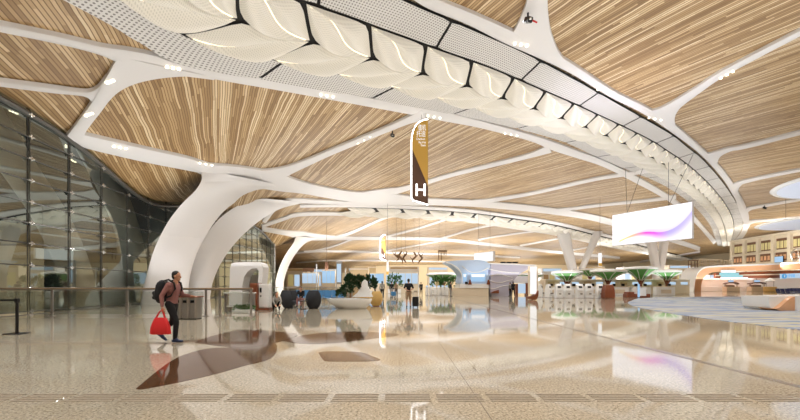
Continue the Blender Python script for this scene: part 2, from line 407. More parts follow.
# white ribs: strokes (x, y, half width) drawn on the ceiling surface, each a folded metal rib 0.45 m deep
def rib(name, stroke, off=0.0, n=7):
    c = cr(stroke, n); sec = []
    for i, q in enumerate(c):
        t = c[min(i+1, len(c)-1)]-c[max(i-1, 0)]; t = t[:2]/max(1e-6, np.linalg.norm(t[:2])); nn = np.array((-t[1], t[0]))
        w = max(q[2], .5); row = []
        for k, (e, dz) in enumerate(((-1, -.2), (-1, .0), (-.85, .03), (0, .08), (.85, .03), (1, .0), (1, -.2))):
            p = hit(*(q[:2]+nn*w*e)); row.append((p[0], p[1], p[2]-dz-off))
        sec.append(row)
    return struct(MB().loft(sec, True, True).build(name, M['white'], None, 35))
RIBS = [
 [(165, 62, 2.5), (190, 70, 4), (230, 77.5, 4.5), (268, 84, 4.5), (332, 95.5, 4.5), (413, 111, 4), (440, 116, 4.5), (480, 124.5, 3.5), (530, 138, 3), (552, 146, 4), (575, 154, 3.5), (604, 164, 3), (640, 182, 3), (668, 198, 2.5), (688, 213, 2.5), (702, 228, 2), (715, 243, 2)],
 [(395, -22, 5), (425, 0, 6), (470, 19, 6), (508, 37, 7), (540, 52, 6), (572, 69, 4.5), (612, 94, 3.5), (642, 109, 3.5), (668, 125, 4), (695, 146, 3), (715, 165, 3), (732, 187, 3), (745, 213, 3), (745, 230, 2.5), (735, 244, 2)],
 [(543, -30, 8), (538, -8, 9.5), (535, 12, 12), (532, 28, 18), (534, 44, 28)],
 [(654, 118, 15), (668, 110, 9), (681, 102.5, 5), (698, 90, 3.2), (735, 69, 2.6), (800, 33, 2.6), (860, 2, 2.6)],
 [(706, 158, 7), (716, 153, 4.5), (728, 149.5, 2.2), (745, 147, 1.6), (800, 133, 1.6), (860, 118, 1.6)],
 [(729, 190, 6), (738, 184, 3), (748, 180.5, 1.6), (765, 178, 1.3), (800, 170, 1.3)],
 [(742, 214, 6), (749, 208.5, 2.5), (760, 206.5, 1.3), (800, 199.5, 1.2), (850, 190, 1.2)],
 [(744, 228, 4), (752, 222, 1.6), (775, 220, 1), (820, 216, 1), (1000, 204, 1)],
 [(-140, -4, 3), (-40, 19, 3), (0, 27.5, 3.3), (60, 40, 3.4), (100, 50, 4), (125, 57, 7.5), (150, 63, 8.5), (180, 69.5, 5.5), (215, 75.5, 4)],
 [(150, 62, 6), (136, 67, 13), (122, 76, 11.5), (112, 85, 8.5), (103, 97, 7), (92, 114, 6.6), (82, 130, 6.8), (75, 140, 7)],
 [(-40, 76, 2.4), (0, 82, 2.4), (50, 88, 2.4), (80, 91, 2.6), (96, 92.5, 5.5), (110, 92, 9)],
 [(72, 137, 5), (88, 141.5, 6.3), (115, 148, 6.5), (150, 156, 6.5), (185, 163.3, 6), (207, 169, 5)],
 [(188, 164.5, 2.5), (205, 169.5, 5.5), (228, 174.5, 9), (255, 178, 9), (282, 183, 8), (305, 188, 5.5), (330, 193, 5), (352, 196.5, 5), (376, 198, 5.2), (402, 199, 4), (427, 201.5, 3.2), (474, 203.5, 3), (535, 209, 3), (585, 216, 3), (618, 224, 3), (660, 236, 2.5), (700, 249, 2)],
 [(262, 179, 9), (276, 175, 6.5), (290, 169.5, 4.2), (308, 162, 3.2), (332, 151.5, 2.7), (360, 140, 2.6), (388, 128.5, 2.6), (408, 120, 3.4), (424, 114, 5)],
 [(345, 196.5, 2), (372, 195.5, 4.6), (388, 192.6, 4), (402, 189.7, 2.6), (430, 181.5, 2), (456, 174, 1.9), (500, 163.5, 1.9), (530, 156, 2.2), (550, 149, 4)],
 [(455, 203.3, 1.5), (472, 203, 2.6), (488, 201, 1.9), (510, 197.5, 1.6), (535, 193, 1.5), (595, 179.5, 1.5), (630, 174, 1.7), (650, 170, 2.5)],
 [(536, 209.5, 3), (556, 210.5, 1.6), (600, 205.5, 1.3), (650, 200.5, 1.3), (676, 197, 1.8)],
 [(600, 221, 2), (640, 222, 1), (690, 216, 1.2)],
 [(264, 222, 2), (272, 210, 3), (281, 204, 2.6), (294, 201, 2.2), (327, 202, 1.7), (354, 203, 1.5), (413, 203.5, 1.6), (440, 203, 2)],
 [(262, 226.5, 1.4), (282, 219.5, 1.5), (300, 214.5, 1.6), (340, 214, 1.4), (386, 215.5, 1.4), (420, 216.5, 1.4), (465, 220, 1.3), (510, 227, 1.3), (555, 234, 1.3), (600, 244, 1.3), (640, 252, 1.2)],
 [(300, 206, 1.2), (340, 205.5, 1.3), (404, 207, 1.4), (465, 210.5, 1.4), (510, 216, 1.4), (555, 223, 1.4), (600, 234, 1.3), (650, 246, 1.2)],
 [(262, 229.5, 1.8), (287, 233.5, 2.4), (303, 236, 4), (318, 237.5, 3), (343, 238.5, 1.7), (381, 238.5, 1.5), (440, 239.5, 1.5), (500, 246, 1.4), (555, 252, 1.4), (620, 258, 1)],
 [(335, 238, 1.6), (347, 234.5, 1.4), (361, 228.5, 1.2), (381, 219.5, 1.1), (392, 216, 1.4)],
 [(380, 238.5, 1.2), (390, 236, .9), (413, 230, .9), (440, 221.5, .9), (448, 218.5, 1)],
 [(440, 239, 1.2), (450, 236, .8), (476, 228.5, .8), (500, 224, .9)],
 [(478, 240, 1), (490, 237.5, .7), (521, 233, .7), (548, 230, .8)],
 [(520, 246, 1), (530, 244, .7), (556, 239, .7), (578, 236, .8)],
 [(285, 257, 1), (293, 253.5, .8), (315, 251.5, .8), (345, 251.5, .8), (400, 253, .8), (460, 255, .8), (520, 257.5, .8)],
 [(312, 252, .8), (330, 247.5, .7), (352, 239.5, .8)],
 [(380, 252.5, .7), (395, 249.5, .6), (425, 244, .6), (445, 240, .7)],
 [(296, 263, .6), (330, 261, .6), (400, 261, .6), (470, 262.5, .6)],
 [(560, 252.5, .7), (590, 247, .6), (612, 243, .7)],
 [(640, 262, .8), (670, 257, .7), (700, 252, .7)],
]
def rib2(name, rows, off=0.0, n=6):
    sec = []
    for q in cr([r[0]+r[1] for r in rows], n):
        A, B = np.array(q[:2]), np.array(q[2:]); row = []
        for f, dz in ((0, -.2), (0, 0), (.08, .03), (.5, .08), (.92, .03), (1, 0), (1, -.2)):
            p = hit(*(A*(1-f)+B*f)); row.append((p[0], p[1], p[2]-dz-off))
        sec.append(row)
    return struct(MB().loft(sec, True, True).build(name, M['white'], None, 35))
RIBS2 = [
 [((529, -25), (548, -25)), ((527, 0), (547.5, 0)), ((522, 15), (548.5, 18)), ((516, 28), (552, 36)), ((509, 36), (562, 57)), ((498, 33), (584, 77))],
 [((634, 105), (686, 140)), ((646, 110.5), (676, 127)), ((657, 109.5), (675, 117)), ((666, 105.5), (678.5, 110)), ((677, 99.3), (684.5, 104.2)), ((697, 87), (702, 91.3)), ((719, 72.7), (723, 77)), ((760, 51), (763, 55.3)), ((800, 30.5), (801, 35.5)), ((860, 0), (861, 4)), ((1000, -75), (1002, -70))],
 [((694, 143), (724, 178)), ((706, 153), (718, 168)), ((715, 152), (719.5, 157.5)), ((729, 147.8), (731, 151)), ((745, 145), (746, 148.3)), ((800, 131.5), (800, 134.8)), ((860, 117), (860, 120)), ((1000, 84), (1000, 88))],
 [((720, 172), (740, 207)), ((731, 183), (738, 194)), ((738, 182), (740.5, 186)), ((749, 179), (750, 182)), ((800, 169), (800, 171.5)), ((1000, 132), (1000, 135))],
 [((735, 198), (747, 232)), ((744, 208.5), (747.5, 215)), ((749, 207), (750.5, 210.3)), ((760, 205.3), (760, 207.8)), ((800, 198.3), (800, 200.7)), ((850, 189), (850, 191)), ((1000, 165), (1000, 167))],
 [((116, 54), (222, 77)), ((117.5, 57), (188, 75.3)), ((114.5, 62), (160, 77.3)), ((109.5, 71), (136, 82.5)), ((103.5, 81.5), (120, 90)), ((97, 93), (109.5, 99.5)), ((89, 105), (100.5, 111.5)), ((79, 119.5), (91, 123.5)), ((71, 130), (84.5, 134)), ((65, 137), (88, 142))],
 [((-90, 65), (-90, 70)), ((-40, 74), (-40, 79)), ((0, 80), (0, 84.5)), ((50, 86.5), (50, 91)), ((75, 90), (76, 93.5)), ((88, 90.8), (86, 95.5)), ((97, 87), (91, 101)), ((106, 76), (86, 110))],
]
DROP = (2, 3, 4, 5, 6, 9, 10)
RIBS = [r for i, r in enumerate(RIBS) if i not in DROP]
for i, st in enumerate(RIBS): rib('ceiling_trim_%d' % (i+1), st, off=.012*(i % 7))
for i, st in enumerate(RIBS2): rib2('ceiling_trim_%d' % (len(RIBS)+i+1), st, off=.012*(i % 7)+.006)

# ------------------------------------------------------------------ the braided light bands
def band(name, label, midpx, e0px, e4px, ell, back, first, depth, pre=None, panel=True, res=(10, 8), cut=1e9):
    mid = [hit(*p)[:2] for p in midpx]
    if pre: mid = [np.array(p) for p in pre]+mid
    L, s_ = resample(np.array(cr(mid, 10)), .25)
    for _ in range(30): L[1:-1] = .25*L[:-2]+.5*L[1:-1]+.25*L[2:]
    T = np.gradient(L, axis=0); T /= np.linalg.norm(T, axis=1)[:, None]
    s0 = proj([hit(*first)[:2]], L, s_, T)[0, 0]
    def width(px):
        q = proj([hit(*p)[:2] for p in cr(px, 4)], L, s_, T); k = q[:, 0].argsort(); return q[k, 0], np.abs(q[k, 1])
    e0, e4 = width(e0px), width(e4px)
    def at(s, v, dz):
        x = np.interp(s, s_, L[:, 0]); y = np.interp(s, s_, L[:, 1]); tx = np.interp(s, s_, T[:, 0]); ty = np.interp(s, s_, T[:, 1])
        n_ = math.hypot(tx, ty); tx /= n_; ty /= n_
        x, y = x-ty*v, y+tx*v
        return (x, y, CZ+float(ceil_h(x, y))-dz)
    root = thing(name, label, 'ceiling light', at(s0, 0, 0))
    n0 = int((s_[0]-s0)/ell)+1; n1 = min(int((s_[-1]-s0)/ell)-1, int((cut-s0)/ell))
    w0 = lambda s: float(np.interp(s, *e0)); w4 = lambda s: float(np.interp(s, *e4))
    # dark tray behind the sheets
    S0 = np.arange(s_[0] if panel else s0+n0*ell, s0+n1*ell+(ell if panel else 0), 1.0)
    MB().grid(lambda a, b: at(S0[0]+a*(S0[-1]-S0[0]), -w4(S0[0]+a*(S0[-1]-S0[0]))+b*(w0(S0[0]+a*(S0[-1]-S0[0]))+w4(S0[0]+a*(S0[-1]-S0[0]))), -.03), len(S0), 4).build('backing_tray', M['gapdark'], root, True)
    for i in range(n0, n1):
        for side in (1, -1):
            wf = w0 if side > 0 else w4
            si = s0+i*ell
            def cell(a, b):
                s = si+a*ell-b*back; return s, b*wf(s)*(.52 if panel else .98)*side
            g = .028 if panel else .06; R = .42
            def sidecurve(t, near):
                # from the sharp corner (0,1) to the sharp corner (1,0), round the corner (0,0) or (1,1)
                ctrl = [(g, 1-g), (g, .5), (g, R*.55), (g+.04, g+.04), (R*.55, g), (.5, g), (1-g, g)] if near else [(g, 1-g), (.5, 1-g), (1-R*.55, 1-g), (1-g-.04, 1-g-.04), (1-g, 1-R*.55), (1-g, .5), (1-g, g)]
                x = t*6; k = min(int(x), 5); f = x-k
                return tuple(ctrl[k][j]*(1-f)+ctrl[k+1][j]*f for j in (0, 1))
            nu, nv = res; uvs = []
            def fn(u, w):
                k = w*2-1; t = u
                d = (g+(1-2*g)*t, 1-g-(1-2*g)*t); sc = .11*math.sin(2*PI*t); d = (d[0]+sc*.8, d[1]+sc)
                e = sidecurve(t, k < 0); kk = abs(k)
                a, b = d[0]*(1-kk)+e[0]*kk, d[1]*(1-kk)+e[1]*kk
                st = math.sin(PI*t)**.8
                z = depth*(st*(.95*math.sin(PI*min(1, kk*1.02))**1.1*(1 if k*side > 0 else .75)+.12*(1-kk*kk)))
                s, v = cell(a, b); uvs.append((s, v)); return at(s, v, z+.09)
            mb = MB().grid(fn, nu, nv)
            lp = mb.build('leaf_panel', M['leaf'], root, 'all', uvs=uvs, fix=False)
            if panel:
                ln = MB()
                for path in ([(a_, .5) for a_ in np.linspace(.04, .96, 11)],):
                    pt = [fn(*q) for q in path]; ln.tube([(x_, y_, z_-.03) for x_, y_, z_ in pt], .018, 5)
                ln.build('light_line', M['seam'], lp)
    if panel:
        pl = ell*2
        for side in (1, -1):
            wf = w0 if side > 0 else w4
            j = n0*ell
            while j < n1*ell:
                uvs = []; s1 = s0+j; nu, nv = res
                def fn(u, w):
                    b = .535+.455*w; s = s1+(.012+u*.976)*pl-b*back
                    rr = .25*max(0, abs(u-.5)*2-.9)*10*max(0, abs(w-.5)*2-.8)*5*.12
                    v = (b-(w-.5)*rr)*wf(s)*side; uvs.append((s, v)); return at(s, v, .07-.06*math.sin(PI*w)*math.sin(PI*u)**.3)
                MB().grid(fn, nu, 4).build('edge_panel', M['perf'], root, 'all', uvs=uvs, fix=False)
                j += pl
    return root
E0 = [(65, 0), (107, 22), (145, 46), (165, 58.5), (190, 66.5), (210, 71), (265, 79.5), (332, 91.5), (366, 96.5), (420, 108), (460, 115), (500, 124), (530, 131.5), (564, 141.5), (597, 156.5), (631, 171), (658, 182), (682, 196.5), (699, 211), (710, 225), (714, 235)]
E4 = [(330, -35), (370, -18), (413, 3), (460, 23), (508, 44), (535, 57), (567, 74), (613, 100), (641, 116), (672, 134), (688, 147), (702, 158), (719, 177), (732, 195), (742, 214), (742, 228), (735, 240)]
band('braided_light_band', 'broad braided band of glowing white leaf panels curving overhead across the slatted ceiling', MIDPX, E0, E4, 3.5, 1.4, (371, 56), .6,
     pre=[(-9.6, 9.5), (-9.2, 12.6), (-8.4, 15.2)], res=(14, 14))
band('braided_light_band', 'slim distant braided band of white leaf panels behind the tall gold H sign', [(303, 209), (327, 209.5), (372, 211), (404, 212), (465, 216), (510, 222), (555, 229), (600, 239.5), (650, 251), (690, 260)],
     [(303, 213), (327, 213), (372, 213.8), (404, 215), (465, 219), (510, 225.5), (555, 233), (600, 243), (650, 254), (690, 262)],
     [(303, 206.5), (327, 206.5), (372, 207.5), (404, 208.5), (465, 212), (510, 218), (555, 225), (600, 236), (650, 248), (690, 258)], 5.5, 2.2, (404, 212), .8, panel=False, res=(8, 8))
# ------------------------------------------------------------------ floor, walls
struct(MB().add([(-40, -32, 0), (160, -32, 0), (160, 270, 0), (-100, 270, 0), (-100, 60, 0)], [(0, 1, 2, 3, 4)]).build('floor', M['floor'], None, fix=False))
struct(MB().box((30, 266, 8), (280, 1, 18)).build('wall_far', M['farwall']))
struct(MB().box((156, 115, 8), (1, 300, 18)).build('wall_right', M['farwall']))
struct(MB().box((50, -31, 8), (220, 1, 18)).build('wall_back', M['farwall']))
struct(MB().box((-98, 168, 8), (1, 200, 18)).build('wall_far_left', M['farwall']))

# inlaid stone leaves, joints and tactile strip in the floor
def inlay(name, pts, m, z=.004, n=5):
    q = [fl(*p[:2]) for p in cr(pts+[pts[0]], n)[:-1]]
    return struct(MB().prism([(p.x, p.y, -.02) for p in q], (0, 0, .02+z)).build(name, m))
def zc(l): return [(120+x*.35, 310+y*.35) for x, y in l]
inlay('floor_inlay', zc([(45, 226), (72, 203), (110, 172), (150, 144), (190, 126), (250, 111), (340, 106), (400, 101), (440, 95), (449, 108), (441, 129), (415, 145), (350, 161), (270, 184), (150, 211), (70, 226)]), M['inlay'])
inlay('floor_inlay', zc([(214, 93), (260, 75), (300, 65), (340, 57), (400, 58), (460, 63), (508, 71), (470, 87), (430, 97), (380, 105), (330, 107), (270, 101)]), M['inlay'], .0055)
inlay('floor_inlay', zc([(462, 88), (520, 73), (600, 64), (700, 62), (797, 70), (740, 80), (640, 92), (560, 97), (505, 95)]), M['inlay'], .003)
inlay('floor_inlay', zc([(567, 122), (590, 119), (640, 119), (690, 121), (720, 132), (743, 143), (700, 147), (600, 147), (580, 142)]), M['inlay'])
struct(MB().box((5.3, 40, .001), (.13, 78, .006)).build('floor_joint_strip', M['joint']))
struct(MB().box((.92, 4.5, .001), (.007, 9, .005)).build('floor_joint_line', M['joint']))
mb = MB()
x = -7.0
while x < 9:
    for k in range(5): mb.box((x+.27, 4.42+.068*k, .0035), (.54, .03, .007), 0, .003)
    x += .62
struct(mb.build('floor_tactile_strip', M['tactile']))
cp = cr([(12.1, 5), (12.0, 11.4), (12.4, 16), (14, 22), (16.8, 28), (19.8, 32.5), (24, 38), (30, 42.5), (38, 44)], 6)
tag(MB().prism([(p[0], p[1], .0) for p in cp]+[(75, 44, 0), (75, 5, 0)], (0, 0, .012)).build('carpet', M['carpet']),
    'large wavy blue, white and yellow streaked carpet laid on the granite at the right', 'carpet')

# ------------------------------------------------------------------ glass wall on the left
gw = bpy.data.objects.new('window_1', None); COL.objects.link(gw); struct(gw); gw.location = (GX, 0, 0)
gx = lambda D: GX+GK*D
bay = 2.48; Ds = [18.35+bay*k for k in range(-5, 20)]
for a, b in zip(Ds[:-1], Ds[1:]):
    ha, hb = (CZ+.3+float(ceil_h(gx(d), d)) for d in (a, b))
    MB().add([(gx(a), a, .05), (gx(b), b, .05), (gx(b), b, hb), (gx(a), a, ha)], [(0, 1, 2, 3)]).build('glass_pane', M['glass'], gw, fix=False)
zs = [.08, 1.2, 2.3, 3.36, 4.36, 5.36, 6.4, 7.45, 8.5, 9.55]
def top(D): return CZ+.3+float(ceil_h(gx(D), D))
for D in Ds:
    mb = MB()
    for o in (-.055, .055): mb.box((gx(D)+.025, D+o, top(D)/2), (.03, .018, top(D)), math.atan(GK)*-1)
    mb.build('mullion', M['mullion'], gw)
for z in zs:
    run = [d for d in np.arange(Ds[0], Ds[-1], .62) if z < top(d)-.1]
    segs = []; cur = []
    for d in np.arange(Ds[0], Ds[-1]+.01, .62):
        if z < top(d)-.1: cur.append(d)
        elif cur: segs.append(cur); cur = []
    if cur: segs.append(cur)
    mb = MB()
    for c in segs:
        if len(c) > 1: mb.tube([(gx(c[0])+.05, c[0], z), (gx(c[-1])+.05, c[-1], z)], .028, 6)
    mb.build('transom', M['mullion'], gw)
nc = 0; rest = MB()
for D in Ds[4:]:
    for z in zs:
        if z > top(D)-.2: continue
        q = MB() if nc < 100 else rest
        q.box((gx(D)+.16, D, z), (.06, .30, .07), 0, .015); q.box((gx(D)+.16, D, z), (.06, .08, .22), 0, .015)
        if nc < 100: q.build('clamp', M['chrome'], gw)
        nc += 1
rest.build('clamp', M['chrome'], gw)['kind'] = 'stuff'
# the ceiling's dark edge along the glass
struct(MB().tube([(gx(d)+.05, d, CZ-.02+float(ceil_h(gx(d), d))) for d in np.arange(6, 66, .8)], .14, 6).build('trim_1', M['mullion'], None, True))
# return of the glass wall
struct(MB().box((gx(66)-20, 66, 5.2), (40, .25, 10.4)).build('wall_left', M['white']))

# ------------------------------------------------------------------ leaning columns
def column(name, rows, thick, Dbase, n=20):
    """rows: (left px, left py, right px, right py, thickness factor); the last two ends sit on the ceiling surface"""
    secs = []; N = len(rows)
    zt = rows[-1]
    topL, topR = hit(zt[0], zt[1]), hit(zt[2], zt[3])
    y0 = (rows[0][1]+rows[0][3])/2
    for i, r in enumerate(cr(rows, 4)):
        fl_ = min(1, max(0, (y0-r[1])/(y0-zt[1])))**1.6; fr_ = min(1, max(0, (y0-r[3])/(y0-zt[3])))**1.6
        DL = Dbase*(1-fl_)+topL[1]*fl_; DR = Dbase*(1-fr_)+topR[1]*fr_
        A, B = P(r[0], r[1], DL), P(r[2], r[3], DR)
        c = (A+B)/2; ax = (B-A)/2; dp = Vector((0, thick*r[4], 0)); q = []
        for k in range(n):
            a = 2*PI*k/n; ca, sa = math.cos(a), math.sin(a); e = .55
            q.append(c+ax*(abs(ca)**e*(1 if ca > 0 else -1))+dp*(abs(sa)**e*(1 if sa > 0 else -1)))
        secs.append(q)
    # foot down to the floor
    q0 = secs[0]; secs.insert(0, [Vector((p.x, p.y, 0)) for p in q0])
    return struct(MB().loft(secs).build(name, M['white'], None, 50))
column('column', [(144.5, 304, 185, 302, 1), (147, 290, 185.5, 288, 1), (151, 274, 188, 272, 1), (158, 250, 194, 253, 1), (170, 225, 206, 231, 1), (184, 206, 222, 210.5, 1), (197, 192.5, 243, 196.5, .9), (203, 182, 268, 189.5, .9), (203, 172, 290, 188.5, 1.1)], .9, 27.2)
column('column', [(188, 298, 205, 299, 1), (190.5, 280, 208, 282, 1), (199, 256, 219, 259, 1), (216, 228, 236, 238, 1), (233, 212, 257, 220, 1), (249, 203, 279, 208, .8), (262, 199.5, 300, 203, .5)], 1.5, 35)
column('column', [(276, 292, 282.5, 292, 1), (277.5, 279, 283, 280, 1), (282, 264, 288.5, 264, 1), (288, 252.5, 296, 252, 1), (294, 243.5, 305, 243, .8), (296, 236.5, 318, 238.5, .5)], 1.2, 66)

# leaning struts added beyond the glass, standing in for the columns' reflections
def reflection_strut(pts, D, th):
    secs = []
    for q in cr(pts, 5):
        c = P(q[0], q[1], D); hw = q[2]/F*D; c.z = max(c.z, 0)
        secs.append([c+Vector((hw*math.copysign(abs(math.cos(a))**.6, math.cos(a)), th*math.copysign(abs(math.sin(a))**.6, math.sin(a)), 0)) for a in np.linspace(0, 2*PI, 17)[:-1]])
    return struct(MB().loft(secs).build('column', M['white'], None, True))
reflection_strut([(-20, 105, 17), (12, 158, 17), (48, 212, 15), (72, 262, 13), (84, 308, 12)], 24, .7)
reflection_strut([(92, 150, 13), (112, 190, 12), (128, 232, 10), (136, 270, 9), (139, 303, 9)], 30, .7)
# ------------------------------------------------------------------ handrail and balustrade
RY = 16.5
rl = thing('guard_railing', 'long glass balustrade with wood topped handrail in front of the leaning columns', 'railing', (-18, RY, 0))
x0, x1 = fx(-6, RY), fx(253, RY)
MB().box(((x0+x1)/2, RY, 1.2), (x1-x0, .10, .05), 0, .015).build('handrail', M['railwood'], rl)
MB().box(((x0+x1)/2, RY, 1.15), (x1-x0, .05, .05)).build('rail_channel', M['steel'], rl)
px_ = [-4, 52, 127, 206, 220, 251]
for q in px_:
    x = fx(q, RY)
    mb = MB().box((x, RY, .58), (.10, .04, 1.12), 0, .008).box((x, RY, .012), (.24, .16, .024), 0, .006)
    mb.build('post', M['steel'], rl)
for a, b in zip([-4, 52, 127, 220], [52, 127, 206, 251]):
    xa, xb = fx(a, RY)+.1, fx(b, RY)-.1
    MB().box(((xa+xb)/2, RY, .58), (xb-xa, .014, .98)).build('glass_panel', M['clearglass'], rl)
R2 = 30.0
rl = thing('guard_railing', 'distant glass balustrade with pale steel handrail behind the blue seats', 'railing', (-6, R2, 0))
x0, x1 = fx(272, R2), fx(352, R2)
MB().box(((x0+x1)/2, R2, 1.17), (x1-x0, .09, .06), 0, .015).build('handrail', M['steel'], rl)
for k in range(6):
    x = x0+(x1-x0)*k/5; MB().box((x, R2, .57), (.09, .05, 1.14), 0, .008).build('post', M['steel'], rl)
for k in range(5):
    xa = x0+(x1-x0)*k/5+.08; xb = x0+(x1-x0)*(k+1)/5-.08; MB().box(((xa+xb)/2, R2, .6), (xb-xa, .014, 1.0)).build('glass_panel', M['clearglass'], rl)

# ------------------------------------------------------------------ belt barrier post, bottom left
D = 10.5; x = fx(17, D)
t = thing('belt_barrier_post', 'black retractable belt post on a flat base at the left edge', 'barrier post', (x, D, 0))
MB().box((x+.0, D, .012), (.46, .36, .024), 0, .008).build('base_plate', M['black'], t)
MB().cyl((x, D, .02), .036, .92, 16).build('post', M['black'], t, True)
MB().box((x, D, .92), (.09, .09, .12), 0, .015).build('belt_head', M['black'], t)
MB().box((x-.75, D, .93), (1.42, .006, .05)).build('belt', M['black'], t)

# ------------------------------------------------------------------ steel bins behind the walker
D = 15.2; xa, xb = fx(177, D), fx(199.5, D); xm = (xa+xb)/2
t = thing('waste_bin', 'three-part brushed steel waste bin with brown lid beside the railing', 'bin', (xm, D, 0))
wd = (xb-xa)/3
for k in range(3):
    xx = xa+wd*(k+.5); mb = MB()
    mb.loft([[(xx+wd*.49*sx*(1 if abs(a) < 9 else 1), D+yy, z) for sx, yy, a in ((-1, -.18, 0), (-.6, -.25, 0), (.6, -.25, 0), (1, -.18, 0), (1, .2, 0), (-1, .2, 0))] for z in (.03, .84)])
    mb.build('bin_body', M['steel'], t)
    MB().box((xx, D-.25, .70), (wd*.5, .03, .11), 0, .01).build('bin_slot', M['darkscreen'], t)
MB().box((xm, D, .88), (xb-xa+.08, .56, .05), 0, .012).build('lid', M['brown'], t)
MB().box((xm, D, .02), (xb-xa-.04, .4, .04)).build('plinth', M['black'], t)

# ------------------------------------------------------------------ brown info stand with white front
D = 20.5; xa, xb, xc = fx(252.5, D), fx(259.5, D), fx(270, D); hh = CZ+2/F*D
t = thing('information_stand', 'tall brown and white information stand at the end of the railing', 'stand', ((xa+xc)/2, D, 0))
MB().box(((xa+xc)/2+.05, D, .05), (xc-xa+.05, .8, .1), 0, .01).build('plinth', M['brown'], t)
MB().box(((xa+xb)/2, D, hh/2+.04), (xb-xa, .7, hh-.1), 0, .02).build('side_panel', M['brown'], t)
MB().box(((xb+xc)/2, D+.08, hh/2+.04), (xc-xb-.01, .45, hh-.18), 0, .03).build('display_panel', M['whitegloss'], t)
MB().box((xb+.12, D-.16, hh*.74), (.1, .03, .26), 0, .005).build('reader', M['darkscreen'], t)
MB().box((xb+.12, D-.16, hh*.52), (.08, .03, .08), 0, .005).build('button_plate', M['gunmetal'], t)

# ------------------------------------------------------------------ white arch gate behind the railing
D = 25.0
def pd(x, y): return P(x, y, D)
out = [(229, 306), (229.5, 285), (230, 268), (231.5, 263.5), (236, 262.2), (248, 262), (258, 262), (261.5, 263.3), (263, 267), (262.5, 275), (260.5, 290), (259.5, 306)]
inn = [(256, 306), (257, 290), (258.5, 277), (259, 271), (256.5, 268.2), (252, 268.5), (247.5, 271.5), (244, 277), (242.3, 286), (242, 306)]
t = thing('arch_gate', 'white sculpted arch gate standing between the second and third leaning columns', 'arch', (fx(246, D), D, 0))
poly = [pd(*p) for p in out+inn]
for p in poly:
    if p.z < .3: p.z = 0
MB().prism(poly, (0, 1.1, 0)).build('arch_shell', M['white'], t)
MB().box((fx(249.5, D), D+1.3, 1.1), (1.2, .04, 1.9), 0, .01).build('back_panel', M['greycloth'], t)
for k, (a, b, z) in enumerate(((231, 252, .28), (231, 252, .95))):
    tag(MB().box((fx(240, 19.2), 19.2, z), (1.2 if k == 0 else 1.5, .45, .06), 0, .01).build('white_shelf', M['whitegloss']),
        ['low white shelf above the plants behind the glass railing', 'upper white shelf behind the glass railing by the information stand'][k], 'shelf')
t = None

# ------------------------------------------------------------------ lounge: egg chairs, planter, seats
def egg_chair(name, label, cloth, frame, group=None):
    t = thing(name, label, 'chair', (0, 0, 0), group)
    # seat pan opens towards +y
    def shell(th, off):
        secs = []
        for k in range(13):
            z = .05+.90*k/12
            wv = .40*math.sin(PI*(.20+.62*k/12))**.8-off
            q = []
            for j in range(15):
                a = math.radians(150+240*j/14) if True else 0
                q.append((wv*math.cos(a), -.02-.10*(k/12)+wv*.95*math.sin(a), z))
            secs.append(q)
        return secs
    outer, inner = shell(0, 0), shell(0, .06)
    secs = [o+list(reversed(i)) for o, i in zip(outer, inner)]
    MB().loft(secs).build('backrest', cloth, t, True)
    MB().lathe((0, .02, .16), [(.05, 0), (.31, .0), (.35, .08), (.35, .20), (.30, .25), (.04, .26)], 20).build('seat_cushion', cloth, t, True)
    MB().cyl((0, 0, 0), .24, .16, 20, .2).build('base', frame, t, True)
    return t
def pl(o, px, D, rz, label=None, sc=1, z=0): return place(o, (fx(px, D), D, z), rz, label, None, sc)
c0 = egg_chair('egg_chair', '', M['darkfabric'], M['black'], 'charcoal egg chairs in the lounge')
pl(c0, 289, 22, -1.15, 'charcoal egg chair turned sideways right beside the crouching person', 1.1)
pl(copy_tree(c0), 313.5, 21.8, .25, 'charcoal egg chair with rounded back towards us next to the white planter', 1.1)
pl(copy_tree(c0), 291.5, 26, .4, 'charcoal egg chair half hidden behind the sideways egg chair', 1.05)
y0 = egg_chair('tub_chair', '', M['yellowfabric'], M['brown'], 'mustard tub chairs')
pl(y0, 376, 24.2, .4, 'mustard tub chair nearest the standing traveller', 1.0)
pl(copy_tree(y0), 366, 27.5, -1.0, 'mustard tub chair tucked behind the white planter', 1.0)
t = thing('side_table', 'small round dark side table between the charcoal egg chairs', 'table', (0, 0, 0))
MB().lathe((0, 0, .44), [(.02, 0), (.26, 0), (.27, .02), (.26, .04), (.02, .04)], 20).build('table_top', M['black'], t, True)
MB().cyl((0, 0, .02), .03, .43, 10).build('pedestal', M['brown'], t, True)
MB().cyl((0, 0, 0), .18, .025, 16).build('base', M['black'], t, True)
pl(t, 303, 21.2, 0)

def bench(name, label):
    t = thing(name, label, 'seat bench')
    MB().box((0, 0, .36), (1.86, .07, .07), 0, .01).build('beam', M['steel'], t)
    for s in (-.7, .7):
        MB().tube([(s, -.26, .02), (s, 0, .33), (s, .26, .02)], .025, 8).build('leg', M['steel'], t)
    for k in range(3):
        x = (k-1)*.62
        MB().grid(lambda a, b: (x-.25+.50*a, -.26+.50*b, .44+.03*math.sin(PI*b)-.03*math.sin(PI*a)+.03*(1-b)), 6, 6).grid(lambda a, b: (x-.25+.50*a, -.26+.50*b, .40+.02*(1-b)), 6, 6).build('seat', M['bluefabric'], t, True)
        MB().loft([[(x-.25+.50*i/6, -.2-.14*z_-.04*math.sin(PI*i/6), .46+.50*z_) for i in range(7)]+[(x+.25-.50*i/6, -.25-.14*z_-.04*math.sin(PI*i/6), .46+.50*z_) for i in range(7)] for z_ in (0, .25, .5, .75, 1)]).build('backrest', M['bluefabric'], t, True)
    for k in range(4):
        x = (k-1.5)*.62; MB().tube([(x, -.25, .60), (x, .18, .60), (x, .2, .40)], .018, 6).build('armrest', M['chrome'], t)
    return t
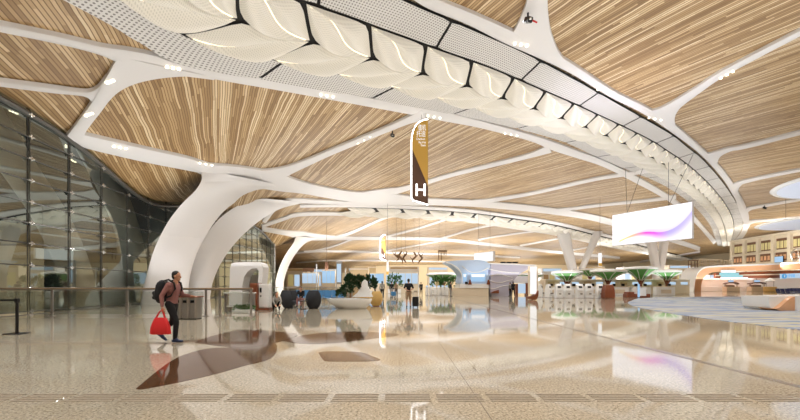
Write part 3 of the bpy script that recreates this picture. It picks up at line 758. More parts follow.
b0 = bench('beam_seat', 'row of three blue waiting seats behind the charcoal egg chairs')
pl(b0, 306, 28.5, PI+.03)
pl(copy_tree(b0), 333, 28.8, PI-.03, 'row of three blue waiting seats just left of the green planter bush')
pl(copy_tree(b0), 319, 27.2, PI, 'blue waiting seats seen directly above the round backed egg chair')

# white boat planter
def leaf_cluster(mb, c, r, n, size, rng, up=.3):
    for _ in range(n):
        a, b = rng.uniform(0, 2*PI), math.acos(rng.uniform(-.5, 1)); d = Vector((math.sin(b)*math.cos(a), math.sin(b)*math.sin(a), math.cos(b)))
        p = Vector(c)+Vector((d.x*r[0], d.y*r[1], d.z*r[2]))*rng.uniform(.5, 1)
        d = (d+Vector((rng.uniform(-.6, .6), rng.uniform(-.6, .6), rng.uniform(-.3, .6)+up))).normalized()
        s = d.cross(Vector((rng.uniform(-1, 1), rng.uniform(-1, 1), .4))).normalized()*size*.28; L = size*rng.uniform(.7, 1.3)
        m_ = p+d*L*.5; n_ = d.cross(s).normalized()*size*.08
        mb.add([p, m_+s+n_, p+d*L-n_, m_-s+n_, m_-n_], [(0, 1, 4), (1, 2, 4), (2, 3, 4), (3, 0, 4)])
rng = random.Random(3)
D = 22.0; xa, xb = fx(327, D), fx(372, D); xm = (xa+xb)/2; W = (xb-xa)/2
t = thing('boat_planter', 'low white boat-shaped planter with rising swoop and dark green plants', 'planter', (xm, D, 0))
secs = []
for z, k, sh in ((.0, .62, .12), (.12, .74, .10), (.34, .92, .02), (.50, 1.0, 0), (.56, 1.0, 0), (.56, .93, 0), (.46, .90, 0)):
    secs.append([(xm+sh*W+W*k*math.copysign(abs(math.cos(2*PI*j/32))**.9, math.cos(2*PI*j/32)), D+1.0*k*math.sin(2*PI*j/32), z) for j in range(32)])
MB().loft(secs).build('planter_shell', M['whitegloss'], t, True)
sw = [P(352, 297, D), P(357, 293, D), P(360.5, 288, D), P(362, 282, D), P(364.5, 279.5, D), P(367, 281.5, D), P(367.5, 286, D), P(370, 291, D), P(372.5, 297, D)]
MB().prism(sw, (0, .5, 0)).build('swoop', M['whitegloss'], t)
mb = MB()
for q, y, r in ((352, 283, .38), (346.5, 290, .34), (357, 287, .30), (350, 279, .22), (341, 294, .22), (359, 280, .2)):
    leaf_cluster(mb, P(q, y, D+.25), (r, r, r), 150, .2, rng)
mb.build('foliage', M['darkgreen'], t)
MB().tube([P(350, 298, D+.25), P(351, 290, D+.25), P(352, 281, D+.25)], .03, 6).tube([P(347, 298, D+.25), P(347, 291, D+.25)], .025, 6).build('stem', M['brown'], t)

# plants under the railing near the arch
for k, (q, lb) in enumerate(((244, 'small green plants in a low trough at the foot of the arch gate'),)):
    D = 18.4; x = fx(q, D)
    t = thing('trough_plant', lb, 'plant', (x, D, 0))
    MB().box((x, D, .08), (.95, .28, .16), 0, .02).build('trough', M['whitegloss'], t)
    mb = MB()
    for j in range(5): leaf_cluster(mb, (x-.36+.18*j, D, .22), (.13, .12, .12), 40, .12, rng)
    mb.build('foliage', M['leafgreen'], t)
for o in [o for o in COL.objects if o.name.startswith('white_shelf')]:
    z = .28 if 'low' in o['label'] else .95
    x = fx(240, 19.2); e_ = .5 if z < .5 else .7
    MB().box((x-e_, 19.2, z/2-.015), (.04, .3, z-.03)).box((x+e_, 19.2, z/2-.015), (.04, .3, z-.03)).build('support', M['steel'], o)

# ------------------------------------------------------------------ hanging H signs
def glyph_sign(D, scale_px, label, small=False):
    """scale_px maps the drawing of the near sign (411..428, 120..204) to the place of this one"""
    f = scale_px
    def q(x, y, d=0): return P(*f(x, y), D+d)
    X0 = f(419.5, 160)
    t = thing('hanging_sign', label, 'sign', tuple(P(X0[0], f(0, 204)[1], D)))
    ol = [(428, 119.8), (424.5, 120.3), (421, 121.6), (418, 123.8), (415.5, 127), (413.5, 131.5), (412.3, 137), (412, 143), (412, 197.5), (413.5, 199.6), (428, 204)]
    MB().prism([q(*p) for p in ol], (0, .28*D/28, 0)).build('sign_body', M['signbrown'], t)
    # gold upper face with a slanting lower edge
    gold = ol[:8]+[(412, 149), (428, 186)]
    MB().prism([q(x+(.4 if x < 427 else -.1), y, -.03) for x, y in gold], (0, .03, 0)).build('gold_face', M['gold'], t)
    rim = [(428, 119.4), (424.3, 119.9), (420.8, 121.2), (417.6, 123.4), (415, 126.7), (413, 131.3), (411.7, 137), (411.4, 143), (411.4, 198), (413.2, 200.4), (428, 204.8)]
    MB().tube([q(x, y, .02) for x, y in rim], .045*D/28, 6).build('light_edge', M['glow2'], t)
    s = D/F
    k = abs(f(1, 0)[0]-f(0, 0)[0])/1.0
    rot = Matrix.Rotation(PI/2, 4, 'X')
    def tx(nm, body, x, y, size, sx=.8):
        text(nm, body, size, Matrix.Translation(q(x, y, -.045)) @ rot @ Matrix.Diagonal((sx, 1, 1, 1)), M['letter'] if nm == 'letter' else M['lit'], t, .008)
    tx('letter', 'H', 420.7, 190.5, 17.5*s*k, .95)
    if not small:
        tx('lettering', '值机', 422, 128, 6.4*s, .62); tx('lettering', '托运', 421, 134.2, 6.4*s, .72)
        tx('lettering', 'Check-in', 420.6, 139, 3.1*s, .78); tx('lettering', 'Bag drop', 422.2, 142.2, 2.9*s, .7); tx('lettering', 'Desks', 423.2, 145.3, 2.9*s, .7)
    else:
        tx('lettering', '值机', 421.2, 129, 7*s*k, .7); tx('lettering', '托运', 421.2, 137, 7*s*k, .7)
    for x in (421.5, 426):
        a = q(x, 121, .14); h_ = CZ-.05+float(ceil_h(a.x, a.y))
        if h_ > a.z: MB().tube([a, (a.x, a.y, h_)], .012, 5).build('suspension_cable', M['gunmetal'], t)
    return t
M['glow2'] = mat('sign_edge_light', (1, 1, 1), .5, emit=5, ecol=(1, 1, 1)); M['letter'] = mat('lit_letter', (.3, .3, .3), .5, emit=4, ecol=(1, 1, 1))
glyph_sign(28.2, lambda x, y: (x, y), 'tall gold and brown hanging sign with a white letter H near the centre')
glyph_sign(88, lambda x, y: (380.2+(x-411.4)*.32, 235+(y-120)*.298), 'small far hanging sign with letter H above the lounge', True)

# ------------------------------------------------------------------ hanging LED screen and lit box
def screen(name, label, A, B, z0, z1, th, m, cables, back=True):
    A, B = Vector(A), Vector(B); d = (B-A).normalized(); n = Vector((d.y, -d.x, 0)); 
    if n.y > 0: n = -n
    c = (A+B)/2; t = thing(name, label, 'screen', (c.x, c.y, z0))
    MB().prism([(A.x, A.y, z0), (B.x, B.y, z0), (B.x, B.y, z1), (A.x, A.y, z1)], -n*th).build('casing', M['white'], t)
    p = n*.012; q = [(A.x+p.x, A.y+p.y, z0+.05), (B.x+p.x, B.y+p.y, z0+.05), (B.x+p.x, B.y+p.y, z1-.05), (A.x+p.x, A.y+p.y, z1-.05)]
    MB().add(q, [(0, 1, 2, 3)]).build('display', m, t, uvs=[(0, 0), (1, 0), (1, 1), (0, 1)], fix=False)
    for (f0, dx, dy) in cables:
        a = A+(B-A)*f0-n*th*.5; e = Vector((a.x+dx, a.y+dy, 0)); e.z = CZ+.02+float(ceil_h(e.x, e.y))
        MB().tube([(a.x, a.y, z1), e], .022, 5).build('suspension_cable', M['gunmetal'], t)
    return t
screen('hanging_screen', 'large white hanging LED screen with a coloured ribbon picture', (fx(612.5, 47.3), 47.3, 0), (fx(692, 39.6), 39.6, 0), 6.2, 10.05, .35, M['screen'], [(.2, -.2, 0), (.2, 1.2, -1.2), (.73, 0, 0), (.73, 1.6, -1.5)])
screen('hanging_screen', 'small blank white lit box hung above the pale blue kiosk', (fx(474, 74), 74, 0), (fx(493, 69), 69, 0), CZ+23/F*72, CZ+33/F*71, .5, M['lit'], [(.2, 0, 0), (.8, 0, 0)])
for (q, a, b, D, lb) in ((387.6, 262, 275, 60, 'slim white hanging banner light left of the bronze figures'), (600, 253, 266.5, 62, 'narrow white hanging banner light over the green canopies'), (326.5, 262, 276, 64, 'short brown and white hanging sign above the blue seats')):
    x = fx(q, D); z0, z1 = CZ+(HZ-b)/F*D, CZ+(HZ-a)/F*D
    t = thing('hanging_sign', lb, 'sign', (x, D, z0))
    wd_ = .34 if q == 387.6 else .55
    MB().box((x, D, (z0+z1)/2), (wd_, .14, z1-z0), 0, .03).build('lit_face', M['lit'] if q != 326.5 else M['signbrown'], t)
    MB().box((x, D-.08, z0+.3), (wd_+.04, .1, .5), 0, .02).build('end_cap', M['gold'] if q != 326.5 else M['lit'], t)
    MB().tube([(x, D, z1), (x, D, CZ+.05+float(ceil_h(x, D)))], .02, 5).build('suspension_cable', M['gunmetal'], t)

# ------------------------------------------------------------------ hanging disc lights
def disc(c, r, label):
    t = thing('hanging_disc_light', label, 'ceiling light', c)
    MB().lathe(c, [(.01, .42), (r*.75, .40), (r*.96, .28), (r, .14), (r*.985, .02), (r*.96, 0), (.01, 0)], 64).build('disc_shell', M['whitegloss'], t, 50)
    MB().lathe((c[0], c[1], c[2]-.02), [(.01, .03), (r*.94, .03), (r*.94, 0), (.01, 0)], 64).build('light_face', M['discface'], t)
    for k in range(3):
        a = 2*PI*k/3; x, y = c[0]+r*.6*math.cos(a), c[1]+r*.6*math.sin(a)
        MB().tube([(x, y, c[2]+.4), (x, y, CZ+.05+float(ceil_h(x, y)))], .02, 5).build('suspension_cable', M['gunmetal'], t)
M['discface'] = mat('disc_glow', (.76, .79, .84), .4, emit=.22, ecol=(.85, .90, 1))
disc((40.6, 30.3, CZ+8.6), 8.0, 'nearest oval disc light hanging at the right edge')
disc((58.9, 51.5, CZ+8.5), 8.0, 'farther thin disc light hanging over the arched kiosk')

# ------------------------------------------------------------------ spot clusters and ceiling cameras
SP = [(173, 65.5, 1, 'three spot lamps on the white rib where it meets the light band, upper left'), (110, 79, .3, 'upper trio of spot lamps on the slanting white rib at far left'), (89, 112, .3, 'lower trio of spot lamps on the slanting white rib at far left'),
      (120, 145.5, 1, 'trio of spot lamps on the beam above the glass wall'), (206, 162.5, 1, 'trio of spot lamps right above the first leaning column'), (327, 94, 1, 'trio of spot lamps on the rim just left of the gold H sign cable'),
      (434, 115.5, 1, 'trio of spot lamps on the rim just right of the gold H sign top'), (511, 133.5, 1, 'trio of spot lamps on the lower band rim at mid picture'), (521, 42.5, 1, 'trio of spot lamps at the foot of the broad white rib near top'),
      (604, 89, 1, 'trio of spot lamps on the upper band rim before the forked rib'), (727, 73, -1, 'trio of spot lamps along the rib running to the right edge'), (655, 117.5, 1, 'trio of spot lamps at the fork of the right hand rib'), (364, 138.5, -1, 'trio of spot lamps along the thin rib left of the gold sign')]
for (q, y, dr, lb) in SP:
    c = Vector(hit(q, y, .1)); t = thing('ceiling_spot_cluster', lb, 'ceiling light', c)
    for k in (-1, 0, 1):
        dx, dy = (6*k, 1.1*k) if dr == 1 else ((3*k, -1.2*k) if dr > 0 else (6*k, -3.3*k))
        p = Vector(hit(q+dx, y+dy, .13))
        MB().lathe(p+Vector((0, 0, -.03)), [(.06, .08), (.075, 0), (.06, -.01), (.01, -.012)], 12).build('lamp', M['glow'], t, True)
for q, y, lb in ((528, 12, 'black ceiling camera with a red tag on the broad white rib at top'), (392.5, 130.5, 'black ceiling camera on the thin rib left of the gold H sign'), (764.5, 205, 'tiny dark ceiling camera on the thin rib between the disc lights')):
    p = Vector(hit(q, y, .1)); s = 1.0 if q != 764.5 else 1.3
    t = thing('ceiling_camera', lb, 'camera', p)
    MB().tube([p+Vector((0, 0, .05)), p+Vector((0, 0, -.18*s))], .05*s, 8).build('bracket', M['black'], t)
    MB().box(p+Vector((0, -.05, -.32*s)), (.26*s, .42*s, .26*s), .4, .05, .5).build('camera_body', M['black'], t)
    MB().cyl(p+Vector((.02, -.28*s, -.45*s)), .06*s, .06, 12).build('lens', M['chrome'], t)
    if q == 528: MB().box(p+Vector((.32, -.05, -.40)), (.30, .05, .07), .5, .01).build('red_tag', M['redcloth'], t)
# ------------------------------------------------------------------ the pale blue and lilac kiosks in the middle
D = 46.0
def q3(x, y, d=0): return P(x, y, D+d)
def shell(t, name, pts, depth, m, n=4, d=0):
    c = cr([pts[0]]+pts[1:], n) if n > 1 else pts
    poly = [q3(p[0], p[1], d) for p in c]
    for p in poly: p.z = max(p.z, 0)
    return MB().prism(poly, (0, depth, 0)).build(name, m, t)
t = thing('service_kiosk', 'pale blue sail-shaped service kiosk with lit blue windows', 'kiosk', (fx(471, D), D, 0))
shell(t, 'kiosk_shell', [(446, 261.5), (455, 260.5), (470, 260), (481, 260.3), (487, 262), (490.5, 266), (488, 271), (487, 283.8), (462, 283.8), (461.5, 276), (458, 270), (452, 265), (446.5, 262.2)], 4, M['kioskblue'])
MB().prism([q3(460, 283.6, -.4), q3(489, 283.6, -.4), q3(489, 288, -.4), q3(460, 288, -.4)], (0, 4, 0)).build('counter_top', M['whitegloss'], t)
b = MB().prism([q3(453, 288, -.3), q3(488.6, 288, -.3), (q3(488.6, 296, -.3).x, D-.3, 0), (q3(453, 296, -.3).x, D-.3, 0)], (0, 4.2, 0)).build('counter_front', M['beige'], t)
for a, b_, lab in ((462.5, 467.3, 1), (470.5, 486, 1)):
    f = MB().prism([q3(a, 273, -.12), q3(b_, 273, -.12), q3(b_-1, 281.5, -.12), q3(a+.6, 281.5, -.12)], (0, .14, 0)).build('window', M['litblue'], t)
    MB().prism([q3(a+.8, 274, -.16), q3(b_-.8, 274, -.16), q3(b_-1.6, 277, -.16), q3(a+1.2, 277, -.16)], (0, .05, 0)).build('lit_menu', M['lit'], f)
for a in (470.0, 488.5):
    MB().prism([q3(a-1.8, 284.5, -.5), q3(a+1.8, 284.5, -.5), q3(a+.6, 279.5, -.5), q3(a-.4, 279.5, -.5)], (0, .2, 0)).build('brown_wedge', M['brown'], t)
MB().prism([q3(465.2, 281.8, -.5), q3(468, 281.8, -.5), q3(468, 284, -.5), q3(465.2, 284, -.5)], (0, .2, 0)).build('counter_screen', M['darkscreen'], t)
# curved light line on the sail
mb = MB(); mb.tube([q3(p[0], p[1], -.06) for p in cr([(446, 262.3), (453, 265), (459, 269.5), (462, 276), (462, 283)], 6)], .07, 6); mb.build('sail_edge', M['whitegloss'], t, True)
mb = MB(); mb.tube([q3(p[0], p[1], -.06) for p in cr([(462, 266), (470, 271.8), (480, 271.8), (488, 268)], 6)], .05, 6); mb.build('wave_line', M['whitegloss'], t, True)

t = thing('service_kiosk', 'pale lilac kiosk with white wave lines beside the blue sail kiosk', 'kiosk', (fx(510, D), D, 0))
shell(t, 'kiosk_shell', [(490.8, 263.8), (493, 263.2), (510, 263.4), (528, 264.4), (536, 265.4), (531, 268), (524, 271.5), (518, 275.5), (513.5, 281), (512, 288), (511.5, 295.5), (500, 296), (491, 295.5), (490.6, 275)], 3.6, M['kiosklilac'], 3, d=.2)
MB().prism([q3(488, 262.7, .1), q3(536, 264.6, .1), q3(536, 265.7, .1), q3(488, 263.9, .1)], (0, 3.7, 0)).build('roof_edge', M['whitegloss'], t)
for ys in ((269, 270.5, 271.8, 272.5, 273), (276, 275, 274.6, 276, 277.5), (280, 282.2, 282.8, 281, 279.8), (288, 288.5, 286.5, 285.5, 286)):
    xs = np.linspace(488.6, 519 if ys[0] < 272 else 512.5, 5)
    MB().tube([q3(a, b, .16) for a, b in cr(list(zip(xs, ys)), 5)], .055, 6).build('wave_line', M['whitegloss'], t, True)
MB().prism([q3(490, 293.3, -.1)]+[q3(a, b, -.1) for a, b in ((494, 291.2), (499, 289.8), (499, 293.4))], (0, .3, 0)).build('brown_swoop', M['brown'], t)
for k in range(3):
    tag(MB().box((fx(503+6*k, D+1.5), D+1.5, q3(0, 262.6).z+.1), (.62, .4, .18), 0, .03).build('projector', M['black']), ['leftmost black projector box on the lilac kiosk roof', 'middle black projector box on the lilac kiosk roof', 'rightmost black projector box on the lilac kiosk roof'][k], 'projector', 'black boxes on the kiosk roof')

# small brown framed stand behind, and the white tower display
D = 50.0
t = thing('brown_stand', 'small stand with brown side posts and a pale screen behind the white display', 'stand', (fx(522, D), D, 0))
for a in (517, 526.8): MB().prism([q3(a-1.1, 284), q3(a+1.1, 284), (fx(a+1.1, D), D, 0), (fx(a-1.1, D), D, 0)], (0, .5, 0)).build('post', M['brown'], t)
MB().prism([q3(518.5, 283.5), q3(525.5, 283.5), (fx(525.5, D), D, .25), (fx(518.5, D), D, .25)], (0, .3, 0)).build('pale_screen', M['litcool'], t)
MB().prism([q3(513, 276), q3(530, 276), q3(530, 283), q3(513, 283)], (0, .3, 0)).build('header_panel', M['whitegloss'], t)
D = 34.0
t = thing('display_tower', 'glowing white upright display on a curved brown base', 'display', (fx(533.5, D), D, 0))
MB().prism([q3(530.3, 266.5), q3(536.6, 266.5), q3(536.6, 294), q3(530.3, 294)], (0, .25, 0)).build('display', M['lit'], t)
MB().prism([q3(529.7, 265.8, .05), q3(538, 265.8, .05), q3(538, 294.4, .05), q3(529.7, 294.4, .05)], (0, .5, 0)).build('casing', M['beige'], t)
bs = [q3(p[0], p[1], -.2) for p in cr([(529.5, 296.6), (533, 296.2), (536, 294.3), (537.6, 291), (538.6, 291), (538.3, 296), (536.5, 299.5), (533, 300), (530, 299.5)], 4)]
for p in bs: p.z = max(p.z, 0)
MB().prism(bs, (0, .8, 0)).build('curved_base', M['brown'], t)

# ------------------------------------------------------------------ self check-in machines
def kiosk():
    t = thing('check_in_machine', '', 'check-in machine', (0, 0, 0), 'white self check-in machines')
    # side profile leaning back, seen mostly from its face (-y)
    prof = [(-.02, 0), (.52, 0), (.50, .9), (.40, 1.30), (.30, 1.44), (.18, 1.47), (.10, 1.38), (.04, 1.0), (-.02, .82)]
    secs = []
    for x, k in ((-.33, .93), (-.28, .99), (0, 1.0), (.28, .99), (.33, .93)): secs.append([(x, y, z*k) for y, z in prof])
    MB().loft(secs).build('cabinet', M['whitegloss'], t, 40)
    MB().box((0, .05, 1.14), (.34, .05, .20), 0, .01, -.25).build('touch_screen', M['darkscreen'], t)
    MB().box((0, -.05, .80), (.50, .30, .06), 0, .02).build('shelf', M['whitegloss'], t)
    MB().box((0, -.16, .45), (.12, .3, .16), 0, .02).build('printer_slot', M['greycloth'], t)
    MB().box((0, .22, .02), (.86, .85, .04), 0, .012).build('base', M['steel'], t)
    return t
k0 = kiosk()
KL = ['check-in machine turned away at the left end of the row', 'second machine from the left end of the check-in row', 'third machine from the left in the white check-in row', 'fourth machine from the left in the white check-in row', 'fifth machine from the left in the white check-in row', 'sixth machine from the left in the white check-in row', 'check-in machine closest to the brown tapered bin', ]
for i, (q, D, rz) in enumerate(((542.5, 42.5, 1.0), (550.5, 40.8, .8), (559.5, 39, .05), (568.5, 39, .0), (580.7, 39, 0), (589.6, 39, 0), (600.8, 39, 0))):
    o = k0 if i == 0 else copy_tree(k0)
    place(o, (fx(q, D), D, 0), rz, KL[i])
# counters behind the machines: baggage desks
def desk(name, label, x, D, w=2.6):
    t = thing(name, label, 'counter', (x, D, 0))
    MB().box((x, D, .55), (w, .8, 1.1), 0, .04).build('counter_body', M['whitegloss'], t)
    MB().box((x, D-.05, 1.13), (w+.1, .95, .06), 0, .015).build('counter_top', M['beige'], t)
    for s in (-.25, .25): MB().box((x+s*w, D-.1, 1.36), (.42, .06, .32), 0, .015).build('monitor', M['darkscreen'], t)
    MB().box((x, D-.42, .5), (w*.55, .03, .5), 0, .01).build('front_panel', M['beige'], t)
    return t
lb = ['baggage desk behind the left end of the check-in machines', 'baggage desk behind the middle of the check-in machines', 'baggage desk behind the right end of the check-in machines', 'baggage desk right of the brown tapered bin', 'baggage desk behind the low brown counter', 'baggage desk farthest right before the arched kiosk']
for i, q in enumerate((556, 578, 597, 618, 640, 664)): desk('baggage_desk', lb[i], fx(q, 50), 50, 2.4)

# check-in island wall behind, roof edge
D = 56
t = thing('check_in_island', 'long beige check-in island wall under the green canopies', 'counter', (fx(620, D), D, 0))
xa, xb = fx(545, D), fx(690, D)
MB().box(((xa+xb)/2, D+1, 1.1), (xb-xa, 2, 2.2), 0, .1).build('island_wall', M['beige'], t)
MB().box(((xa+xb)/2, D-.05, 2.12), (xb-xa, .1, .1)).build('light_line', M['whitegloss'], t)
for k in range(12):
    x = xa+(xb-xa)*(k+.5)/12; MB().box((x, D-.06, 1.6), (1.0, .08, .4), 0, .02).build('counter_display', M['litcool'] if k % 3 else M['tan'], t)

# green canopies on tree columns
def canopy(label, D, qx, half, ytop, cone=False):
    x = fx(qx, D); z1 = CZ+(HZ-ytop)/F*D; r = half/F*D
    t = thing('tree_canopy', label, 'canopy', (x, D, 0))
    MB().lathe((x, D, z1-.3), [(r*.98, .02), (r, .15), (r*.97, .30), (r*.6, .45), (.05, .5)], 36).build('roof_rim', M['whitegloss'], t, True)
    h = 1.0 if not cone else 1.4
    MB().lathe((x, D, z1-.3-h), [(.10, 0), (r*.18, .06), (r*.36, h*.35), (r*.62, h*.72), (r*.95, h*1.0)], 36).build('green_underside', M['canopygreen'], t, True)
    for k in range(10):
        a = 2*PI*(k+.3)/10; pts = [(x+r*f*math.cos(a), D+r*f*math.sin(a), z1-.33-h+h*g) for f, g in ((.06, -.02), (.20, .03), (.39, .34), (.65, .70), (.97, .97))]
        MB().tube(pts, .06, 5).build('rib', M['white'], t)
    MB().cyl((x, D, 0), .22, z1-.3-h+.1, 12, .16).build('trunk', M['brown'], t, True)
    for s in (-1, 1): MB().tube([(x, D, z1-.3-h-.8), (x+s*.55, D-.1, z1-.3-h+.25)], [.13, .07], 8).build('branch', M['brown'], t)
    return t
canopy('leftmost green tree canopy, above the check-in machines', 53, 567, 15, 271.5)
canopy('low green tree canopy right of the leftmost one, behind the tapered bin', 52.5, 608, 17, 270.3)
canopy('tallest green tree canopy with cone underside and white rim', 53.5, 640.5, 15, 267.6, True)
canopy('rightmost green tree canopy, next to the V-shaped column', 54, 667, 12.5, 270.6)
canopy('wide green canopy peeking out behind the leftmost two', 72, 590, 16, 269.3)
canopy('far green canopy left of the pale blue kiosk', 60, 443, 17, 273.5)
canopy('second far green canopy beside the lilac kiosk roof', 66, 527, 16, 274)

# V columns far behind
def vcol(label, D, L, R):
    t = thing('column', None, None, (P(L[1][0], 285, D).x, D, 0)); struct(t)
    for a, b, w in (L, R):
        A = P(*a, D) if True else 0; B = P(*b, D); hw = w/F*D/2
        T = Vector((A.x, A.y, CZ+.1+float(ceil_h(A.x, A.y))))
        k = (T.z-B.z)/max(.1, A.z-B.z); T.x = B.x+(A.x-B.x)*k
        secs = []
        for c, s in ((Vector((B.x, D, 0)), .8), (B, .8), (A, 1.0), (T, 1.35)):
            secs.append([c+Vector((hw*s*ca, .9*sa, 0)) for ca, sa in ((math.copysign(abs(math.cos(u))**.6, math.cos(u)), math.copysign(abs(math.sin(u))**.6, math.sin(u))) for u in np.linspace(0, 2*PI, 17)[:-1])])
        MB().loft(secs).build('column_leg', M['white'], t, True)
vcol('', 100, ((651, 240), (656.5, 272), 8), ((664.5, 240), (660, 272), 7))
vcol('', 100, ((567, 248), (574, 275), 10), ((590, 250), (579, 275), 6))

# tapered brown bin and the low brown counter with its banner
D = 38
x = fx(608, D)
t = thing('tapered_planter_box', 'reddish brown tapered wooden box at the end of the check-in machines', 'box', (x, D, 0))
MB().loft([[(x-w, D-w*.8, z), (x+w, D-w*.8, z), (x+w, D+w*.8, z), (x-w, D+w*.8, z)] for w, z in ((.44, 0), (.50, .1), (.46, .9), (.36, 1.35))]).build('body', M['brown'], t)
MB().box((x, D, 1.37), (.68, .5, .05), 0, .01).build('top', M['beige'], t)
D = 41
t = thing('low_counter', 'low brown counter with a white block and blue banner on the right', 'counter', (fx(636, D), D, 0))
MB().box((fx(636.5, D), D, .20), (fx(648, D)-fx(625, D), .8, .4), 0, .03).build('base', M['brown'], t)
MB().box((fx(629, D), D, .5), (.75, .7, .22), 0, .03).build('left_top', M['brown'], t)
MB().box((fx(639.5, D), D-.02, .62), (.95, .84, .9), 0, .03).build('white_block', M['whitegloss'], t)
MB().box((fx(635.8, D), D-.5, .74), (.22, .05, 1.4), 0, .01).build('blue_banner', M['litblue'], t)

# ------------------------------------------------------------------ far left background: kiosks, panels, tower
def panel_kiosk(label, a, b, y0, y1, D, m, cols=3):
    x0, x1 = fx(a, D), fx(b, D); z0, z1 = CZ+(HZ-y1)/F*D, CZ+(HZ-y0)/F*D
    t = thing('ad_panel_wall', label, 'display', ((x0+x1)/2, D, 0))
    MB().box(((x0+x1)/2, D+.4, z1/2), (x1-x0, .7, z1), 0, .04).build('wall_body', M['beige'], t)
    for k in range(cols):
        w = (x1-x0)/cols; MB().box((x0+w*(k+.5), D+.02, (z0+z1)/2), (w*.92, .1, (z1-z0)*.86), 0, .02).build('lit_panel', m, t)
    return t
panel_kiosk('lit blue-white advert wall left of the grey tower, behind the seats', 302, 318, 272.5, 284, 52, M['litcool'])
panel_kiosk('lit advert wall touching the left side of the grey tower', 322, 335, 270, 284, 54, M['litblue'])
panel_kiosk('wide blue-white advert wall behind the standing travellers', 386, 418, 272.5, 284.5, 66, M['litcool'], 5)
panel_kiosk('low pale advert wall between the planter and the travellers', 366, 384, 273, 284, 70, M['litblue'], 2)
for (a, b, y0, y1, D, lb) in ((350, 368, 267, 283, 45, 'plain tan box wall behind the white boat planter'), (303, 314, 268, 271.5, 58, 'dark header board above the left advert wall'), (354, 376, 266, 274, 75, 'tan far wall block above the mustard chairs')):
    x0, x1 = fx(a, D), fx(b, D); z1 = CZ+(HZ-y0)/F*D; z0 = 0 if y1 > 273 else CZ+(HZ-y1)/F*D
    t = thing('shop_block', lb, 'shop', ((x0+x1)/2, D, 0))
    if 'header' in lb:
        MB().box(((x0+x1)/2, D, (z0+z1)/2), (x1-x0, .3, z1-z0), 0, .03).build('board', M['brownframe'], t)
        for x in (x0+.1, x1-.1): MB().box((x, D, z0/2), (.12, .12, z0)).build('post', M['beige'], t)
    else:
        MB().box(((x0+x1)/2, D+1, z1/2), (x1-x0, 2, z1), 0, .05).build('block_wall', M['tan'], t)
        MB().box(((x0+x1)/2, D-.02, z1-.25), (x1-x0, .1, .2)).build('light_strip', M['glow3'] if 'glow3' in M else M['beige'], t)
D = 40
t = thing('screen_tower', 'slim grey information tower with a bright upright screen near the bush', 'display', (fx(339.5, D), D, 0))
x0, x1 = fx(336.5, D), fx(342, D); z1 = CZ+(HZ-261.5)/F*D
MB().box(((x0+x1)/2, D, z1/2), (x1-x0, .4, z1), 0, .03).build('tower_body', M['greycloth'], t)
MB().box(((x0+x1)/2, D-.22, z1*.68), ((x1-x0)*.72, .05, z1*.5), 0, .01).build('lit_screen', M['litcool'], t)
MB().box(((x0+x1)/2, D-.22, z1*.25), ((x1-x0)*.72, .05, z1*.25), 0, .01).build('lower_panel', M['beige'], t)
for q, ya, D, lb in ((345.5, 268, 44, 'plain white round post just right of the grey tower'), (316.5, 264, 50, 'plain white round post between the two advert walls'), (418.6, 275.5, 28, 'slim white pole beside the standing traveller')):
    x = fx(q, D); t = thing('white_post', lb, 'post', (x, D, 0)); z1 = CZ+(HZ-ya)/F*D
    MB().cyl((x, D, .03), .07 if D > 30 else .035, z1-.03, 14).build('shaft', M['whitegloss'], t, True)
    MB().cyl((x, D, 0), .2 if D > 30 else .16, .03, 18).build('base', M['steel'], t, True)
# foliage beds in the far middle
for (a, b, y, D, lb) in ((388, 401, 277.5, 62, 'leafy green hedge bed left of the standing traveller'), (432, 458, 280.5, 54, 'leafy green bed left of the pale blue kiosk'), (367, 372, 281, 42, 'dark shrub right of the tan box wall')):
    x0, x1 = fx(a, D), fx(b, D); t = thing('planted_bed', lb, 'plants', ((x0+x1)/2, D, 0))
    MB().box(((x0+x1)/2, D, .35), (x1-x0, 1.2, .7), 0, .08).build('trough', M['whitegloss'], t)
    mb = MB(); z = CZ+(HZ-y)/F*D; n = max(2, int((x1-x0)/1.0))
    for k in range(n): leaf_cluster(mb, (x0+(x1-x0)*(k+.5)/n, D, (z+.7)/2+.1), (.65, .5, (z-.3)/2+.25), 120, .42, rng)
    mb.build('foliage', M['leafgreen'] if D > 50 else M['darkgreen'], t)
# white barrier panels left of the blue kiosk
for k in range(6):
    D = 48; x = fx(427+3.9*k, D); t = thing('counter_pod', ['first', 'second', 'third', 'fourth', 'fifth', 'sixth', 'seventh'][k]+' white counter pod counted from the white pole', 'counter', (x, D, 0), 'white counter pods')
    MB().box((x, D, .55), (.38, .5, 1.1), 0, .06).build('pod_body', M['whitegloss'], t)
    MB().box((x, D-.1, 1.18), (.30, .06, .22), 0, .02).build('pod_screen', M['litcool'], t)
    MB().box((x, D, .02), (.44, .56, .04)).build('base', M['steel'], t)

